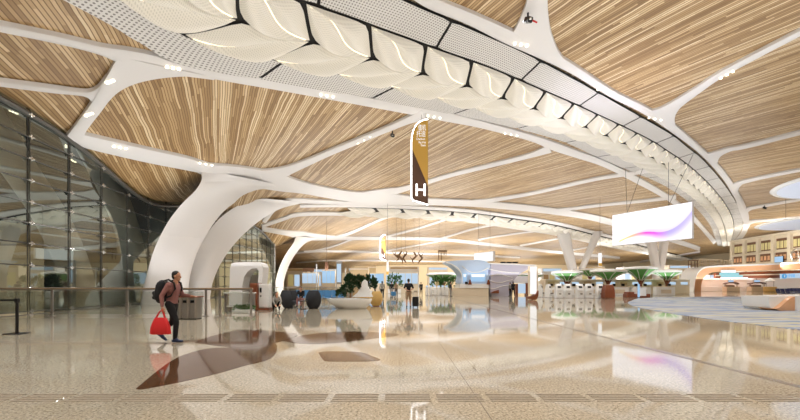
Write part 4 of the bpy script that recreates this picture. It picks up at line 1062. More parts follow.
# ------------------------------------------------------------------ bronze figures hanging in the far middle
def swirl(q, y0, y1, D, lb, ph):
    x = fx(q, D); z0, z1 = CZ+(HZ-y1)/F*D, CZ+(HZ-y0)/F*D; h = z1-z0
    t = thing('hanging_sculpture', lb, 'sculpture', (x, D, z0), 'bronze hanging figures')
    pts = [(x+.45*math.sin(ph+5.5*s)*(.4+.6*math.sin(PI*s)), D+.3*math.cos(ph+5*s), z0+h*s) for s in np.linspace(0, 1, 14)]
    MB().tube(pts, [.04+.16*math.sin(PI*min(1, max(0, s))) for s in np.linspace(.04, .96, 14)], 8).build('twisted_body', M['bronze'], t, True)
    for k, s in enumerate((.35, .55, .72)):
        b = Vector(pts[int(s*13)]); d = 1 if (k+int(ph)) % 2 else -1
        MB().tube([b, b+Vector((d*.35, 0, .2)), b+Vector((d*.55, -.1, .65))], [.10, .08, .03], 6).build('arm', M['bronze'], t, True)
    MB().tube([(x, D, z1-.1), (x, D, CZ+.1+float(ceil_h(x, D)))], .018, 5).build('suspension_cable', M['gunmetal'], t)
for i, (q, a, b, ph) in enumerate(((396.5, 252.5, 261, 0), (401.2, 250.5, 263.5, 1.2), (405.5, 251, 263, 2.6), (414, 252, 263, 4), (419.5, 252.5, 263.5, 5.1))):
    swirl(q, a, b, 74+2.2*(i % 2), ['leftmost bronze figure hanging in the far middle', 'second bronze hanging figure from the left', 'third bronze hanging figure, the middle one', 'fourth bronze hanging figure from the left', 'rightmost bronze figure of the five hanging together'][i], ph)
D = 74
t = thing('hanging_sculpture', 'bronze comb-shaped hanging frame right of the five figures', 'sculpture', (fx(442.5, D), D, CZ+23/F*D))
x0, x1 = fx(438, D), fx(447, D); z0, z1 = CZ+23.5/F*D, CZ+34/F*D
MB().box(((x0+x1)/2, D, z1), (x1-x0, .3, .3), 0, .04).build('top_bar', M['bronze'], t)
for k in range(6):
    x = x0+(x1-x0)*(k+.3)/6; MB().tube([(x, D, z1), (x+.05, D, z1-(1.9 if k in (0, 2) else .8))], .07, 6).build('tine', M['bronze'], t)
for x in (x0+.2, x1-.2): MB().tube([(x, D, z1), (x, D, CZ+.1+float(ceil_h(x, D)))], .018, 5).build('suspension_cable', M['gunmetal'], t)

# ------------------------------------------------------------------ right: arched copper kiosk, shops, old facade
D = 80.0
t = thing('arched_kiosk', 'long copper-lined arched shop kiosk with a white rim on the right', 'shop', (fx(740, D), D, 0))
def z_(y): return CZ+(HZ-y)/F*D
oc = cr([(693.5, 290.5), (694, 283), (696, 275.5), (700, 270.5), (706, 268), (718, 267), (750, 265.8), (780, 264.6), (800, 263.8), (850, 262)], 5)
ic = cr([(701, 290.5), (701.5, 284), (704, 277.5), (709, 273.5), (716, 272), (730, 271.2), (750, 270.6), (780, 269.8), (800, 269.2), (850, 267.5)], 5)
def prof(c, d, dz=0): return [Vector((fx(p[0], D), D+d, max(0, z_(p[1])+dz))) for p in c]
o_, i_ = prof(oc, 0), prof(ic, 0); o_[0].z = 0; i_[0].z = 0
mb = MB(); secs = [[o, i, i+Vector((0, 4, 0)), o+Vector((0, 4, 0))] for o, i in zip(o_, i_)]
mb.loft(secs).build('arch_body', M['copper'], t, 30)
mb = MB(); secs = [[o+Vector((0, -.25, .0)), o+Vector((0, -.25, .32)), o+Vector((0, 4.2, .32)), o+Vector((0, 4.2, 0))] for o in o_]
secs[0] = [Vector((p.x-.3*(k in (1, 2)), p.y, 0)) for k, p in enumerate(secs[0])]
mb.loft(secs).build('white_rim', M['whitegloss'], t, 30)
MB().prism([P(716, 273, D+.5), P(850, 268.6, D+.5), P(850, 277.5, D+.5), P(716, 278.5, D+.5)], (0, .6, 0)).build('fascia_band', M['brown'], t)
MB().prism([P(716, 275.2, D+.35), P(850, 272.2, D+.35), P(850, 273.6, D+.35), P(716, 276, D+.35)], (0, .2, 0)).build('fascia_light', M['beige'], t)
MB().box((fx(775, D), D+4.2, 1.8), (34, .4, 3.6)).build('back_wall', M['whitegloss'], t)
MB().box((fx(775, D), D+3.4, .5), (33, .8, 1.0), 0, .05).build('back_counter', M['whitegloss'], t)
sg = thing('led_sign', 'stepped white and teal lit sign on the arched kiosk front', 'sign', (fx(728, D), D-.3, z_(278)))
for a, b, y0, y1, m in ((722, 736, 270, 272.8, 'lit'), (720.5, 739, 272.8, 275.2, 'litteal'), (722, 743, 275.2, 277.2, 'litteal'), (721.5, 748, 277.2, 278.6, 'lit')):
    M.setdefault('litteal', mat('lit_teal_panel', (.2, .3, .3), .5, emit=.7, ecol=(.66, .92, .97)))
    MB().prism([P(a, y0, D-.3), P(b, y0, D-.3), P(b, y1-.15, D-.3), P(a, y1-.15, D-.3)], (0, .3, 0)).build('lit_step', M[m], sg)
rot = Matrix.Rotation(PI/2, 4, 'X')
M['signblue'] = mat('sign_blue', (.30, .62, .85), .5, emit=.5)
sg = thing('round_logo_sign', 'lit sign with blue round emblem and white letters at right edge of the kiosk', 'sign', (fx(790, D), D-.2, z_(279)))
MB().prism([P(781, 273.8, D-.1), P(806, 273, D-.1), P(806, 277.6, D-.1), P(781, 279, D-.1)], (0, .25, 0)).build('sign_board', M['litcool'], sg)
MB().prism([(fx(783.6, D)+.52*math.cos(a), D-.2, z_(276.2)+.52*math.sin(a)) for a in np.linspace(0, 2*PI, 25)[:-1]], (0, .09, 0)).build('emblem_disc', M['signblue'], sg)
text('lettering', 'i', .8, Matrix.Translation((fx(783.6, D), D-.22, z_(276.2))) @ rot, M['lit'], sg, .02)
text('lettering', '中国', .78, Matrix.Translation((fx(790.5, D), D-.14, z_(275.9))) @ rot, M['signblue'], sg, .02)
# counters and displays in the arch
for i, (q, y, w, m, lb) in enumerate(((712, 276.5, 5, 'litcool', 'small lit board near the arch leg, under the copper arch'), (731, 281.5, 7, 'litblue', 'small blue lit board under the stepped sign'), (757, 281.5, 8, 'litblue', 'small blue lit board in the middle of the arched kiosk'))):
    Dq = D+2.8; x = fx(q, Dq); z = CZ+(HZ-y)/F*Dq
    t = thing('menu_board', lb, 'sign', (x, Dq, z-.3))
    MB().box((x, Dq, z), (w/F*Dq*.7, .1, .6), 0, .03).build('lit_face', M[m], t)
    MB().box((x, Dq+.1, z), (w/F*Dq*.7+.14, .1, .74), 0, .03).build('frame', M['steel'], t)
    MB().tube([(x, Dq+.1, z+.3), (x, Dq+.1, z_(273))], .03, 5).build('suspension_cable', M['gunmetal'], t)
for i, (q, w, lb) in enumerate(((731, 13, 'dark-hooded shop counter under the stepped sign'), (757, 16, 'dark-hooded shop counter in the middle of the arched kiosk'))):
    Dq = D+1.5; x = fx(q, Dq); W = w/F*Dq
    t = thing('shop_counter', lb, 'counter', (x, Dq, 0))
    MB().box((x, Dq, .5), (W, 1.2, 1.0), 0, .05).build('counter_body', M['beige'], t)
    MB().box((x-.15*W, Dq-.1, 1.15), (W*.5, 1.0, .34), 0, .05).build('display_case', M['brownframe'], t)
    hd = [(x+W*.5*math.cos(a), Dq-.5, 1.55+.45*math.sin(a)) for a in np.linspace(0, PI, 12)]+[(x-W*.5*math.cos(a)*.93, Dq-.5, 1.50+.30*math.sin(a)) for a in np.linspace(0, PI, 12)]
    MB().prism(hd, (0, 1.0, 0)).build('hood', M['signbrown'], t)
    for s in (-.45, .45): MB().box((x+s*W, Dq, 1.28), (.12, .2, .6)).build('hood_post', M['steel'], t)
t = thing('coffee_cart', 'round mustard and white cart with pointed canopy inside the arched kiosk', 'cart', (fx(770, D-4), D-4, 0))
x = fx(770, D-4); MB().lathe((x, D-4, 0), [(.9, 0), (1.05, .2), (1.0, .9), (.9, 1.0)], 20).build('cart_body', M['yellowfabric'], t, True)
MB().lathe((x, D-4, 2.1), [(.95, 0), (.7, .25), (.2, .6), (.02, .7)], 20).build('canopy', M['whitegloss'], t, True)
for s in (-.75, .75): MB().cyl((x+s, D-4, .9), .05, 1.25, 8).build('post', M['steel'], t)
# rooftop clutter on the kiosk left end
rng2 = random.Random(9)
for i, (q, h, lb) in enumerate(((693, 1.6, 'dark stacked frames at the left end of the kiosk roof'), (700, 1.9, 'pale scaffold crate second along the kiosk roof'), (708, 1.7, 'pale scaffold crate in the middle of the kiosk roof'), (716, 1.7, 'pale scaffold crate right on the kiosk roof'), (726, 1.5, 'pale scaffold crate by the old facade on the kiosk roof'))):
    x = fx(q, D+2); zb = max(z_(268.5)+.3, 0) if q > 700 else z_(269)+.3
    t = thing('roof_frame', lb, 'frame', (x, D+2, zb), 'frames on the kiosk roof')
    MB().box((x, D+2, zb+h*.5), (1.5, 1.0, .1)).box((x, D+2, zb+h), (1.6, 1.0, .12)).build('deck', M['brownframe'] if i == 0 else M['beige'], t)
    for a in (-.7, .7):
        for b in (-.4, .4): MB().box((x+a, D+2+b, zb+h*.5), (.1, .1, h)).build('post', M['brownframe'] if i == 0 else M['beige'], t)

# the old-town facade, receding to the left
A = Vector((fx(733, 118), 118, 0)); B = Vector((fx(830, 88), 88, 0)); L = (B-A).length; ux = (B-A).normalized(); nz = Vector((ux.y, -ux.x, 0))
if nz.dot(A) > 0: nz = -nz
fc = thing('old_town_facade', 'pale stone colonial style facade with rows of lit windows above the kiosk', 'building', A)
FH = 14.9
def fb(s, z, d, w, h, th): # a box on the facade: centre along s, height z, proud of the wall by d
    c = A+ux*s+nz*d; return MB().box((c.x, c.y, z), (w, th, h), math.atan2(ux.y, ux.x))
fb(L/2, FH/2, -.5, L, FH, .8).build('wall', M['stone'], fc)
fb(L/2, FH, .1, L+.4, .5, 1.4).build('cornice', M['stone'], fc)
fb(L/2, 10.2, .1, L+.2, .35, 1.1).build('string_course', M['stone'], fc)
fb(L/2, 8.0, .1, L+.2, .9, .5).build('balcony_band', M['beige'], fc)
nb = 6; bw = L/nb
for k in range(nb+1): fb(k*bw, FH/2, .15, .9, FH, .9).build('pilaster', M['stone'], fc)
for k in range(nb):
    for j in range(3):
        s = k*bw+bw/2+(j-1)*(bw-1.4)/3.1; ww = (bw-1.4)/3.4
        f = fb(s, 12.3, .0, ww, 2.9, .3).build('window', M['brownframe'], fc)
        fb(s-ww*.23, 12.1, .14, ww*.36, 1.9, .08).build('pane', M['paneglow'], f); fb(s+ww*.23, 12.1, .14, ww*.36, 1.9, .08).build('pane', M['paneglow'], f)
        c = A+ux*s+nz*.1
        f = fb(s, 8.9, .25, ww*1.02, 2.2, .25).build('window', M['brownframe'], fc)
        fb(s, 8.8, .40, ww*.7, 1.2, .06).build('pane', M['copper'], f)
sc_ = A+ux*(L*.60)+nz*1.3
t = thing('facade_screen', 'small blue lit screen on the facade balcony', 'screen', (sc_.x, sc_.y, 7.2))
MB().box((sc_.x, sc_.y, 8.1), (2.4, .2, 1.5), math.atan2(ux.y, ux.x), .03).build('lit_face', M['litblue'], t)
MB().box((sc_.x-nz.x*.16, sc_.y-nz.y*.16, 8.1), (2.56, .2, 1.66), math.atan2(ux.y, ux.x), .03).build('frame', M['darkscreen'], t)
# grey wheel sculpture at the far right on the roof
D2 = 85.5; x = fx(799, D2); z = CZ+(HZ-256.5)/F*D2
t = thing('wheel_sculpture', 'grey spoked wheel on a tall stand behind the arched kiosk at the right edge', 'sculpture', (x, D2, 0))
MB().tube([(x+1.7*math.cos(a), D2+.3*math.sin(a), z+1.8*math.sin(a)) for a in np.linspace(0, 2*PI, 25)], .16, 8).build('rim', M['steel'], t, True)
for k in range(8):
    a = 2*PI*k/8; MB().tube([(x, D2, z), (x+1.7*math.cos(a), D2+.3*math.sin(a), z+1.8*math.sin(a))], .07, 6).build('spoke', M['steel'], t)
MB().tube([(x, D2, z-1.6), (x, D2, 0)], .12, 8).build('stand', M['steel'], t, True)
MB().sphere((x, D2, z), .3).build('hub', M['steel'], t, True)

# ------------------------------------------------------------------ right: white bench planter with a wooden curve, navy seats
D = 20.0
t = thing('curved_bench', 'white block bench with a curved wooden ramp end on the carpet at right', 'bench', (fx(786, D), D, .012))
def bq(x, y): p = P(x, y, D); p.z = max(p.z, .012); return p
MB().prism([bq(768, 296.3), bq(788, 296.3), bq(788, 309), bq(772, 309), bq(770, 307)], (0, 1.6, 0)).build('white_body', M['whitegloss'], t)
cv = cr([(770.5, 308.3), (774, 307.5), (778, 304.5), (782, 301), (786, 298), (790, 296.4)], 6)
MB().prism([bq(a, b)+Vector((0, -.25, 0)) for a, b in cv]+[bq(790, 310.5)+Vector((0, -.25, 0)), bq(775, 310.5)+Vector((0, -.25, 0))], (0, .9, 0)).build('wooden_ramp', M['copper'], t)
MB().prism([bq(790, 295.5)+Vector((0, -.3, 0)), bq(850, 295)+Vector((0, -.3, 0)), bq(850, 311)+Vector((0, -.3, 0)), bq(790, 311)+Vector((0, -.3, 0))], (0, 1.8, 0)).build('right_block', M['whitegloss'], t)
ns = ['navy waiting seats row closest to the wooden ramp bench', 'navy waiting seats row in the middle at right edge', 'navy waiting seats row farthest back at right edge']
b1 = copy_tree(b0)
for ch in [o for o in COL.objects if o.parent == b1]:
    if ch.name.split('.')[0] in ('seat', 'backrest'):
        ch.data = ch.data.copy(); ch.data.materials[0] = M['navy']
place(b1, (fx(786, 40), 40, .012), PI+.2, ns[0])
for i, (q, D) in enumerate(((797, 44.8), (800, 47.5))): place(copy_tree(b1), (fx(q, D), D, 0), PI+.2, ns[i+1])

# far shop fronts at the end of the hall
FS = [(297, 21, 268, 120, 'far lit shop front just right of the third leaning column'), (325, 24, 269, 130, 'far lit shop front behind the two advert walls'), (362, 28, 268, 150, 'far lit shop front over the tan box wall'), (404, 30, 266.5, 150, 'far lit shop front under the bronze hanging figures'),
      (438, 20, 267, 140, 'far lit shop front left of the pale blue kiosk'), (552, 20, 268, 110, 'far lit shop front right of the white display tower'), (592, 26, 266.5, 120, 'far lit shop front between the two V-shaped columns'), (634, 22, 267, 120, 'far lit shop front under the hanging LED screen'), (680, 22, 265, 115, 'far lit shop front left of the copper arch')]
for i, (q, w, y, D, lb) in enumerate(FS):
    x = fx(q, D); W = w/F*D; H = CZ+(HZ-y)/F*D
    t = thing('lit_shop', lb, 'shop', (x, D, 0))
    MB().box((x, D+2, H/2), (W, 4, H), 0, .1).build('shop_wall', M['whitegloss'] if i % 2 else M['beige'], t)
    MB().box((x, D-.05, H-.6), (W*.9, .2, .7), 0, .05).build('sign_strip', M['litcool'] if i % 3 else M['tan'], t)
    for k in range(3): MB().box((x+(k-1)*W*.3, D-.03, H*.38), (W*.24, .12, H*.62), 0, .04).build('lit_window', (M['paneglow'], M['litcool'], M['tan'])[(k+i) % 3], t)
    MB().box((x, D-.6, .5), (W*.8, .7, 1.0), 0, .05).build('front_counter', M['beige'], t)
# ------------------------------------------------------------------ people
def union(parts, voxel, name, m, parent, smooth=2):
    """parts: list of (p0, r0, p1, r1) tapered limbs and ('e', centre, radii) ellipsoids, grown together into one skin"""
    mb = MB()
    for q in parts:
        if q[0] == 'e': mb.sphere(q[1], q[2], 14, 10, q[3] if len(q) > 3 else None)
        else:
            a, ra, b, rb = Vector(q[0]), q[1], Vector(q[2]), q[3]
            t = (b-a); L = t.length; t = t/L if L > 1e-6 else Vector((0, 0, 1))
            x = t.cross(Vector((0, 1, 0)) if abs(t.y) < .9 else Vector((1, 0, 0))).normalized(); y = x.cross(t); n = 12
            ang = [(-1, .08)]+[(-math.cos(u), math.sin(u)) for u in (.5, 1.0)]+[(0, 1)]
            secs = [[a+t*(ra*c)+(x*math.cos(2*PI*k/n)+y*math.sin(2*PI*k/n))*ra*s for k in range(n)] for c, s in ang]
            secs += [[b-t*(rb*c)+(x*math.cos(2*PI*k/n)+y*math.sin(2*PI*k/n))*rb*s for k in range(n)] for c, s in reversed(ang)]
            mb.loft(secs)
    off = parent_loc(parent)
    me = bpy.data.meshes.new('tmp'); me.from_pydata([tuple(Vector(v)-off) for v in mb.v], [], mb.f)
    bm = bmesh.new(); bm.from_mesh(me); bmesh.ops.recalc_face_normals(bm, faces=bm.faces); bm.to_mesh(me); bm.free()
    o = bpy.data.objects.new('tmp', me); COL.objects.link(o)
    md = o.modifiers.new('r', 'REMESH'); md.mode = 'VOXEL'; md.voxel_size = voxel; md.use_smooth_shade = True
    if smooth:
        sm = o.modifiers.new('s', 'SMOOTH'); sm.factor = .5; sm.iterations = smooth
    bpy.context.view_layer.update()
    me2 = bpy.data.meshes.new_from_object(o.evaluated_get(bpy.context.evaluated_depsgraph_get()))
    bpy.data.objects.remove(o); me2.name = name; me2.materials.clear(); me2.materials.append(m)
    r = bpy.data.objects.new(name, me2); COL.objects.link(r); r.parent = parent; return r
V = lambda *a: Vector(a)
STAND = dict(pelvis=V(0, 0, .94), chest=V(.0, 0, 1.28), neck=V(.01, 0, 1.44), head=V(.03, 0, 1.60),
             shL=V(0, .18, 1.39), elL=V(-.02, .23, 1.12), wrL=V(.03, .23, .87), shR=V(0, -.18, 1.39), elR=V(-.02, -.23, 1.12), wrR=V(.03, -.23, .87),
             hiL=V(0, .09, .92), knL=V(.02, .10, .49), anL=V(0, .10, .08), hiR=V(0, -.09, .92), knR=V(.02, -.10, .49), anR=V(0, -.10, .08))
def person(label, pose, loc, rz, shirt, lower, shoe, short=False, sleeve=1.0, hair=('short',), vox=.013, sc=1.0, yaw=0, foot=None, skirt=False):
    J = dict(STAND); J.update(pose)
    root = thing('person', label, 'person', (0, 0, 0))
    fw = Matrix.Rotation(yaw, 3, 'Z'); h = J['head']
    def hp(x, y, z): return h+fw @ V(x, y, z)
    rot = fw
    B = [('e', hp(-.005, 0, .035), (.092, .074, .088), rot), ('e', hp(.022, 0, -.035), (.066, .056, .075), rot), ('e', hp(.055, 0, -.085), (.030, .034, .026), rot),
         (hp(.085, 0, .02), .009, hp(.104, 0, -.022), .015), ('e', hp(-.008, .076, -.005), (.018, .010, .03), rot), ('e', hp(-.008, -.076, -.005), (.018, .010, .03), rot),
         (J['neck']-V(0, 0, .05), .058, hp(-.012, 0, -.05), .050),
         (J['chest'], .115, J['pelvis']+V(0, 0, .06), .105), (J['shL'], .055, J['shR'], .055)]
    up = (J['neck']-J['pelvis']).normalized()
    for s in 'LR':
        sh, el, wr, hi, kn, an = (J[k+s] for k in ('sh', 'el', 'wr', 'hi', 'kn', 'an'))
        B += [(sh, .047, el, .038), (el, .037, wr, .026), (hi, .080, kn, .052), (kn, .052, an, .036), (J['pelvis'], .10, hi, .085)]
        d = (J.get('hd'+s, (wr-el).normalized())).normalized()
        side = V(-d.y, d.x, 0) if abs(d.z) < .8 else V(1, 0, 0)
        side = (side-d*side.dot(d)).normalized(); nrm = d.cross(side).normalized()
        if (s == 'L') == (nrm.y > 0): nrm = -nrm
        B += [(wr, .024, wr+d*.045, .022)]
        fr = max(.0085, vox*.75); g = max(.021, fr*2.3)
        for k, ln in enumerate((.068, .078, .073, .056)):
            o = side*(g*(1.5-k)); a = wr+d*.03+o*.6; b = wr+d*.088+o; c = b+d*ln*.5+nrm*.012; e = c+d*ln*.32+nrm*ln*.36
            B += [(a, .013, b, fr*1.05), (b, fr, c, fr), (c, fr, e, fr*.85)]
        a = wr+d*.025+side*.018; b = wr+d*.06+side*.052+nrm*.012; c = b+d*.036+side*.008+nrm*.012
        B += [(a, .014, b, fr*1.15), (b, fr*1.1, c, fr)]
    body = union(B, vox, 'body', M['skin'], root)
    # clothes
    ch, pe = J['chest'], J['pelvis']
    T = [(ch, .135, pe+up*.04, .122), (J['shL'], .068, J['shR'], .068), ('e', ch+up*.02+(J['shL']-J['shR']).normalized()*0, (.125, .18, .15)), ('e', pe+up*.02, (.125, .155, .09))]
    for s in 'LR':
        sh, el, wr = J['sh'+s], J['el'+s], J['wr'+s]
        if sleeve >= 1: T += [(sh, .064, el, .052), (el, .052, el+(wr-el)*.9, .040)]
        else: T += [(sh, .066, sh+(el-sh)*sleeve*1.6, .060)]
    union(T, max(.018, vox), 'shirt', shirt, root)
    T = [(pe, .128, pe-up*.06, .125)]
    for s in 'LR':
        hi, kn, an = J['hi'+s], J['kn'+s], J['an'+s]
        if short: T += [(pe, .12, hi, .10), (hi, .105, hi+(kn-hi)*.88, .080)]
        else: T += [(pe, .12, hi, .10), (hi, .10, kn, .068), (kn, .068, kn+(an-kn)*.93, .052)]
    union(T, max(.018, vox), 'shorts' if short else 'trousers', lower, root)
    for s in 'LR':
        an = J['an'+s]; fd = (foot or {}).get(s, V(1, 0, 0)); fd = fd.normalized()
        heel = an+V(0, 0, -.035)-fd*.04; toe = an+fd*.17+V(0, 0, -.045)
        union([(heel, .042, an+fd*.06+V(0, 0, -.03), .042), (an+fd*.05+V(0, 0, -.04), .040, toe, .033), (an+V(0, 0, .01), .042, an+fd*.03, .043)], .014, 'shoe', shoe, root)
    # hair, eyes, mouth
    H = [('e', hp(-.022, 0, .055), (.094, .083, .083), rot), ('e', hp(-.055, 0, .0), (.055, .076, .075), rot)]
    if hair[0] == 'long': H += [(hp(-.06, 0, .0), .07, hp(-.075, 0, -.16), .055)]
    if hair[0] == 'bun': H += [('e', hp(-.115, 0, .06), (.045, .045, .045))]
    hm = union(H, .014, 'hair', M['hair'], root)
    for sy in (-1, 1): MB().sphere(hp(.077, sy*.030, .008), .0105, 8, 6).build('eye', M['black'], root, True)
    MB().sphere(hp(.086, 0, -.062), (.007, .021, .006), 10, 6, rot).build('mouth', M['lips'], root, True)
    root.location = loc; root.rotation_euler = (0, 0, rz); root.scale = (sc, sc, sc)
    return root
# walker at the left, stepping to the right with backpack and red bag
D = 8.95
wx = fx(173, D)
person('person in black and dusty pink with a backpack, walking right and carrying a red bag',
       dict(pelvis=V(-.03, 0, .93), chest=V(.02, 0, 1.26), neck=V(.05, 0, 1.42), head=V(.09, 0, 1.575), shL=V(.02, .17, 1.37), shR=V(.0, -.18, 1.37),
            elR=V(-.13, -.23, 1.11), wrR=V(-.10, -.25, .86), hdR=V(.15, 0, -1), elL=V(.10, .22, 1.12), wrL=V(.33, .18, 1.10), hdL=V(1, -.1, .05),
            hiL=V(-.03, .09, .91), hiR=V(-.03, -.09, .91), knR=V(.13, -.09, .49), anR=V(.10, -.09, .085), knL=V(-.06, .09, .49), anL=V(-.36, .09, .20)),
       (wx, D, 0), 0, M['pinkcloth'], M['blackcloth'], M['bluecloth'], vox=.0095, sc=.985, foot=dict(L=V(.8, 0, -.6)), hair=('short',))
bp = thing('backpack', 'bulky black backpack worn by the walking person', 'backpack', (wx-.2, D, .95))
def rbox(c, d, bev): return MB().box(c, d, 0, bev)
union([((wx-.25, D-.08, 1.08), .13, (wx-.22, D-.08, 1.33), .12), ((wx-.25, D+.08, 1.08), .13, (wx-.22, D+.08, 1.33), .12), ((wx-.29, D, 1.02), .11, (wx-.26, D, 1.38), .09)], .02, 'pack_body', M['blackcloth'], bp)
union([((wx-.39, D-.06, 1.06), .06, (wx-.39, D+.06, 1.06), .06), ((wx-.39, D-.06, 1.16), .06, (wx-.39, D+.06, 1.16), .06)], .018, 'front_pocket', M['black'], bp)
for s in (-.13, .13):
    MB().tube([(wx-.15, D+s, 1.44), (wx-.02, D+s*1.05, 1.475), (wx+.105, D+s*1.05, 1.40), (wx+.135, D+s*1.05, 1.27), (wx+.06, D+s*1.35, 1.10), (wx-.16, D+s*1.2, 1.02)], .022, 8).build('strap', M['black'], bp, True)
rb = thing('tote_bag', 'bright red tote bag hanging from the walking person at knee height', 'bag', (wx-.12, D-.25, .25))
bx, by = wx-.135, D-.25
secs = []
for z, w, d in ((.22, .20, .05), (.24, .235, .065), (.40, .215, .065), (.52, .17, .05), (.60, .13, .028), (.605, .12, .02)):
    secs.append([(bx+w*math.copysign(abs(math.cos(a))**.6, math.cos(a)), by+d*math.copysign(abs(math.sin(a))**.6, math.sin(a)), z) for a in np.linspace(0, 2*PI, 25)[:-1]])
MB().loft(secs).build('bag_body', M['redcloth'], rb, True)
for s in (-.02, .02): MB().tube([(bx-.10, by+s, .60), (bx-.02, by+s*.8, .74), (bx+.045, by+s*.3, .79), (bx+.06, by+s*.8, .73), (bx+.10, by+s, .60)], .010, 6).build('handle', M['redcloth'], rb, True)

# crouching woman beside the information stand
D = 20.3
person('crouching person with dark hair in grey top and black trousers by the information stand',
       dict(pelvis=V(-.16, 0, .30), chest=V(.05, 0, .58), neck=V(.12, 0, .72), head=V(.17, 0, .87), shL=V(.08, .17, .68), shR=V(.08, -.17, .68),
            elL=V(.26, .20, .48), wrL=V(.40, .12, .32), elR=V(.26, -.20, .48), wrR=V(.40, -.12, .30), hiL=V(-.15, .10, .28), hiR=V(-.15, -.10, .28),
            knL=V(.24, .17, .46), anL=V(.02, .14, .085), knR=V(.22, -.18, .40), anR=V(.04, -.16, .085)),
       (fx(276.3, D), D, 0), -1.1, M['greycloth'], M['blackcloth'], M['black'], hair=('long',), vox=.013, yaw=.3)
# seated person between the egg chairs
D = 23.2
person('seated person in black top on the egg chair behind the small table',
       dict(pelvis=V(-.05, 0, .50), chest=V(.0, 0, .83), neck=V(.06, 0, .98), head=V(.11, 0, 1.12), shL=V(.02, .17, .94), shR=V(.02, -.17, .94),
            elL=V(.16, .22, .72), wrL=V(.36, .12, .64), elR=V(.16, -.22, .72), wrR=V(.36, -.12, .64), hiL=V(-.03, .09, .48), hiR=V(-.03, -.09, .48),
            knL=V(.40, .11, .50), anL=V(.38, .11, .085), knR=V(.40, -.11, .50), anR=V(.42, -.11, .085)),
       (fx(301, D), D, 0), -1.6, M['blackcloth'], M['pinkcloth'], M['black'], hair=('short',), vox=.013)
# standing traveller seen from behind, with a suitcase
D = 23.0
person('traveller seen from behind in black shirt and khaki shorts, hands behind the back',
       dict(elL=V(-.10, .27, 1.15), wrL=V(-.17, .06, 1.02), elR=V(-.10, -.27, 1.15), wrR=V(-.17, -.06, 1.0), hdL=V(-.1, -1, -.2), hdR=V(-.1, 1, -.1), anL=V(-.06, .12, .08), knL=V(.0, .11, .49), anR=V(.06, -.12, .08)),
       (fx(408.6, D), D, 0), PI/2+.1, M['blackcloth'], M['khaki'], M['black'], short=True, sleeve=.55, vox=.013, sc=1.0)
D = 22.8; x = fx(415.5, D)
t = thing('suitcase', 'black upright rolling suitcase standing beside the traveller in shorts', 'suitcase', (x, D, 0))
MB().box((x, D, .36), (.38, .26, .58), 0, .05).build('case_body', M['black'], t)
for k in range(4): MB().box((x-.13+.087*k, D-.135, .36), (.02, .012, .46), 0, .004).build('ridge', M['darkfabric'], t)
for sx in (-.14, .14):
    for sy in (-.09, .09): MB().tube([(x+sx, D+sy-.015, .035), (x+sx, D+sy+.015, .035)], .034, 10).build('wheel', M['black'], t)
    MB().tube([(x+sx*.6, D+.10, .62), (x+sx*.6, D+.10, .98)], .010, 6).build('pull_rod', M['steel'], t)
MB().tube([(x-.1, D+.10, .98), (x+.1, D+.10, .98)], .018, 8).build('grip', M['black'], t)
# travellers farther away
far = [(382.2, 37, 'far traveller in dark clothes left of the luggage trolley', M['greycloth'], M['blackcloth'], PI/2, 1.0),
       (391.5, 41, 'far traveller in black jacket right behind the luggage trolley', M['blackcloth'], M['greycloth'], PI/2-.5, 1.0),
       (396, 46, 'far traveller in khaki standing to the right of the trolley', M['khaki'], M['blackcloth'], -1.2, .97),
       (375, 52, 'far traveller in pink top above the mustard chair', M['pinkcloth'], M['blackcloth'], .2, .96),
       (421, 50, 'far traveller in dark jacket right of the slim white pole', M['darkfabric'], M['blackcloth'], -1.4, 1.0),
       (450.5, 45, 'traveller in dark clothes at the left end of the pale blue kiosk', M['darkfabric'], M['greycloth'], .4, 1.0),
       (513.2, 44.5, 'traveller in black standing at the right end of the lilac kiosk', M['blackcloth'], M['blackcloth'], PI/2, 1.02),
       (510.2, 45.5, 'traveller in grey close beside the lilac kiosk corner', M['greycloth'], M['blackcloth'], PI/2+.6, .96),
       (676, 62, 'traveller in dark jacket far right near the rightmost canopy', M['darkfabric'], M['blackcloth'], -1.5, 1.0),
       (682, 60, 'traveller in black beyond the desks left of the copper arch', M['blackcloth'], M['greycloth'], -1.8, 1.0)]
for i, (q, D, lb, a, b, rz, s) in enumerate(far):
    pose = {} if i % 2 else dict(knL=V(.12, .1, .5), anL=V(.16, .1, .08), knR=V(-.04, -.1, .49), anR=V(-.22, -.1, .12), elL=V(-.12, .22, 1.13), wrL=V(-.08, .23, .89), elR=V(.08, -.22, 1.13), wrR=V(.20, -.22, .92))
    person(lb, pose, (fx(q, D), D, 0), rz, a, b, M['black'], hair=(('long', 'short', 'short')[i % 3],), vox=.02, sc=s)
D = 39; x = fx(393.5, D)
t = thing('luggage_trolley', 'luggage trolley with a dark blue-green case among the far travellers', 'trolley', (x, D, 0))
MB().box((x, D, .22), (.6, .9, .05), 0, .01).build('platform', M['steel'], t)
for sx in (-.25, .25):
    MB().tube([(x+sx, D+.4, .2), (x+sx, D+.5, 1.0)], .02, 6).build('handle_post', M['steel'], t)
    MB().tube([(x+sx-.02, D-.3, .09), (x+sx+.02, D-.3, .09)], .09, 10).build('wheel', M['black'], t); MB().tube([(x+sx-.02, D+.35, .09), (x+sx+.02, D+.35, .09)], .09, 10).build('wheel', M['black'], t)
MB().tube([(x-.27, D+.5, 1.0), (x+.27, D+.5, 1.0)], .025, 8).build('push_bar', M['black'], t)
t = thing('suitcase', 'dark teal suitcase lying on the luggage trolley', 'suitcase', (x, D-.1, .245))
MB().box((x, D-.1, .46), (.5, .4, .43), 0, .06).build('case_body', M['bluefabric'], t)
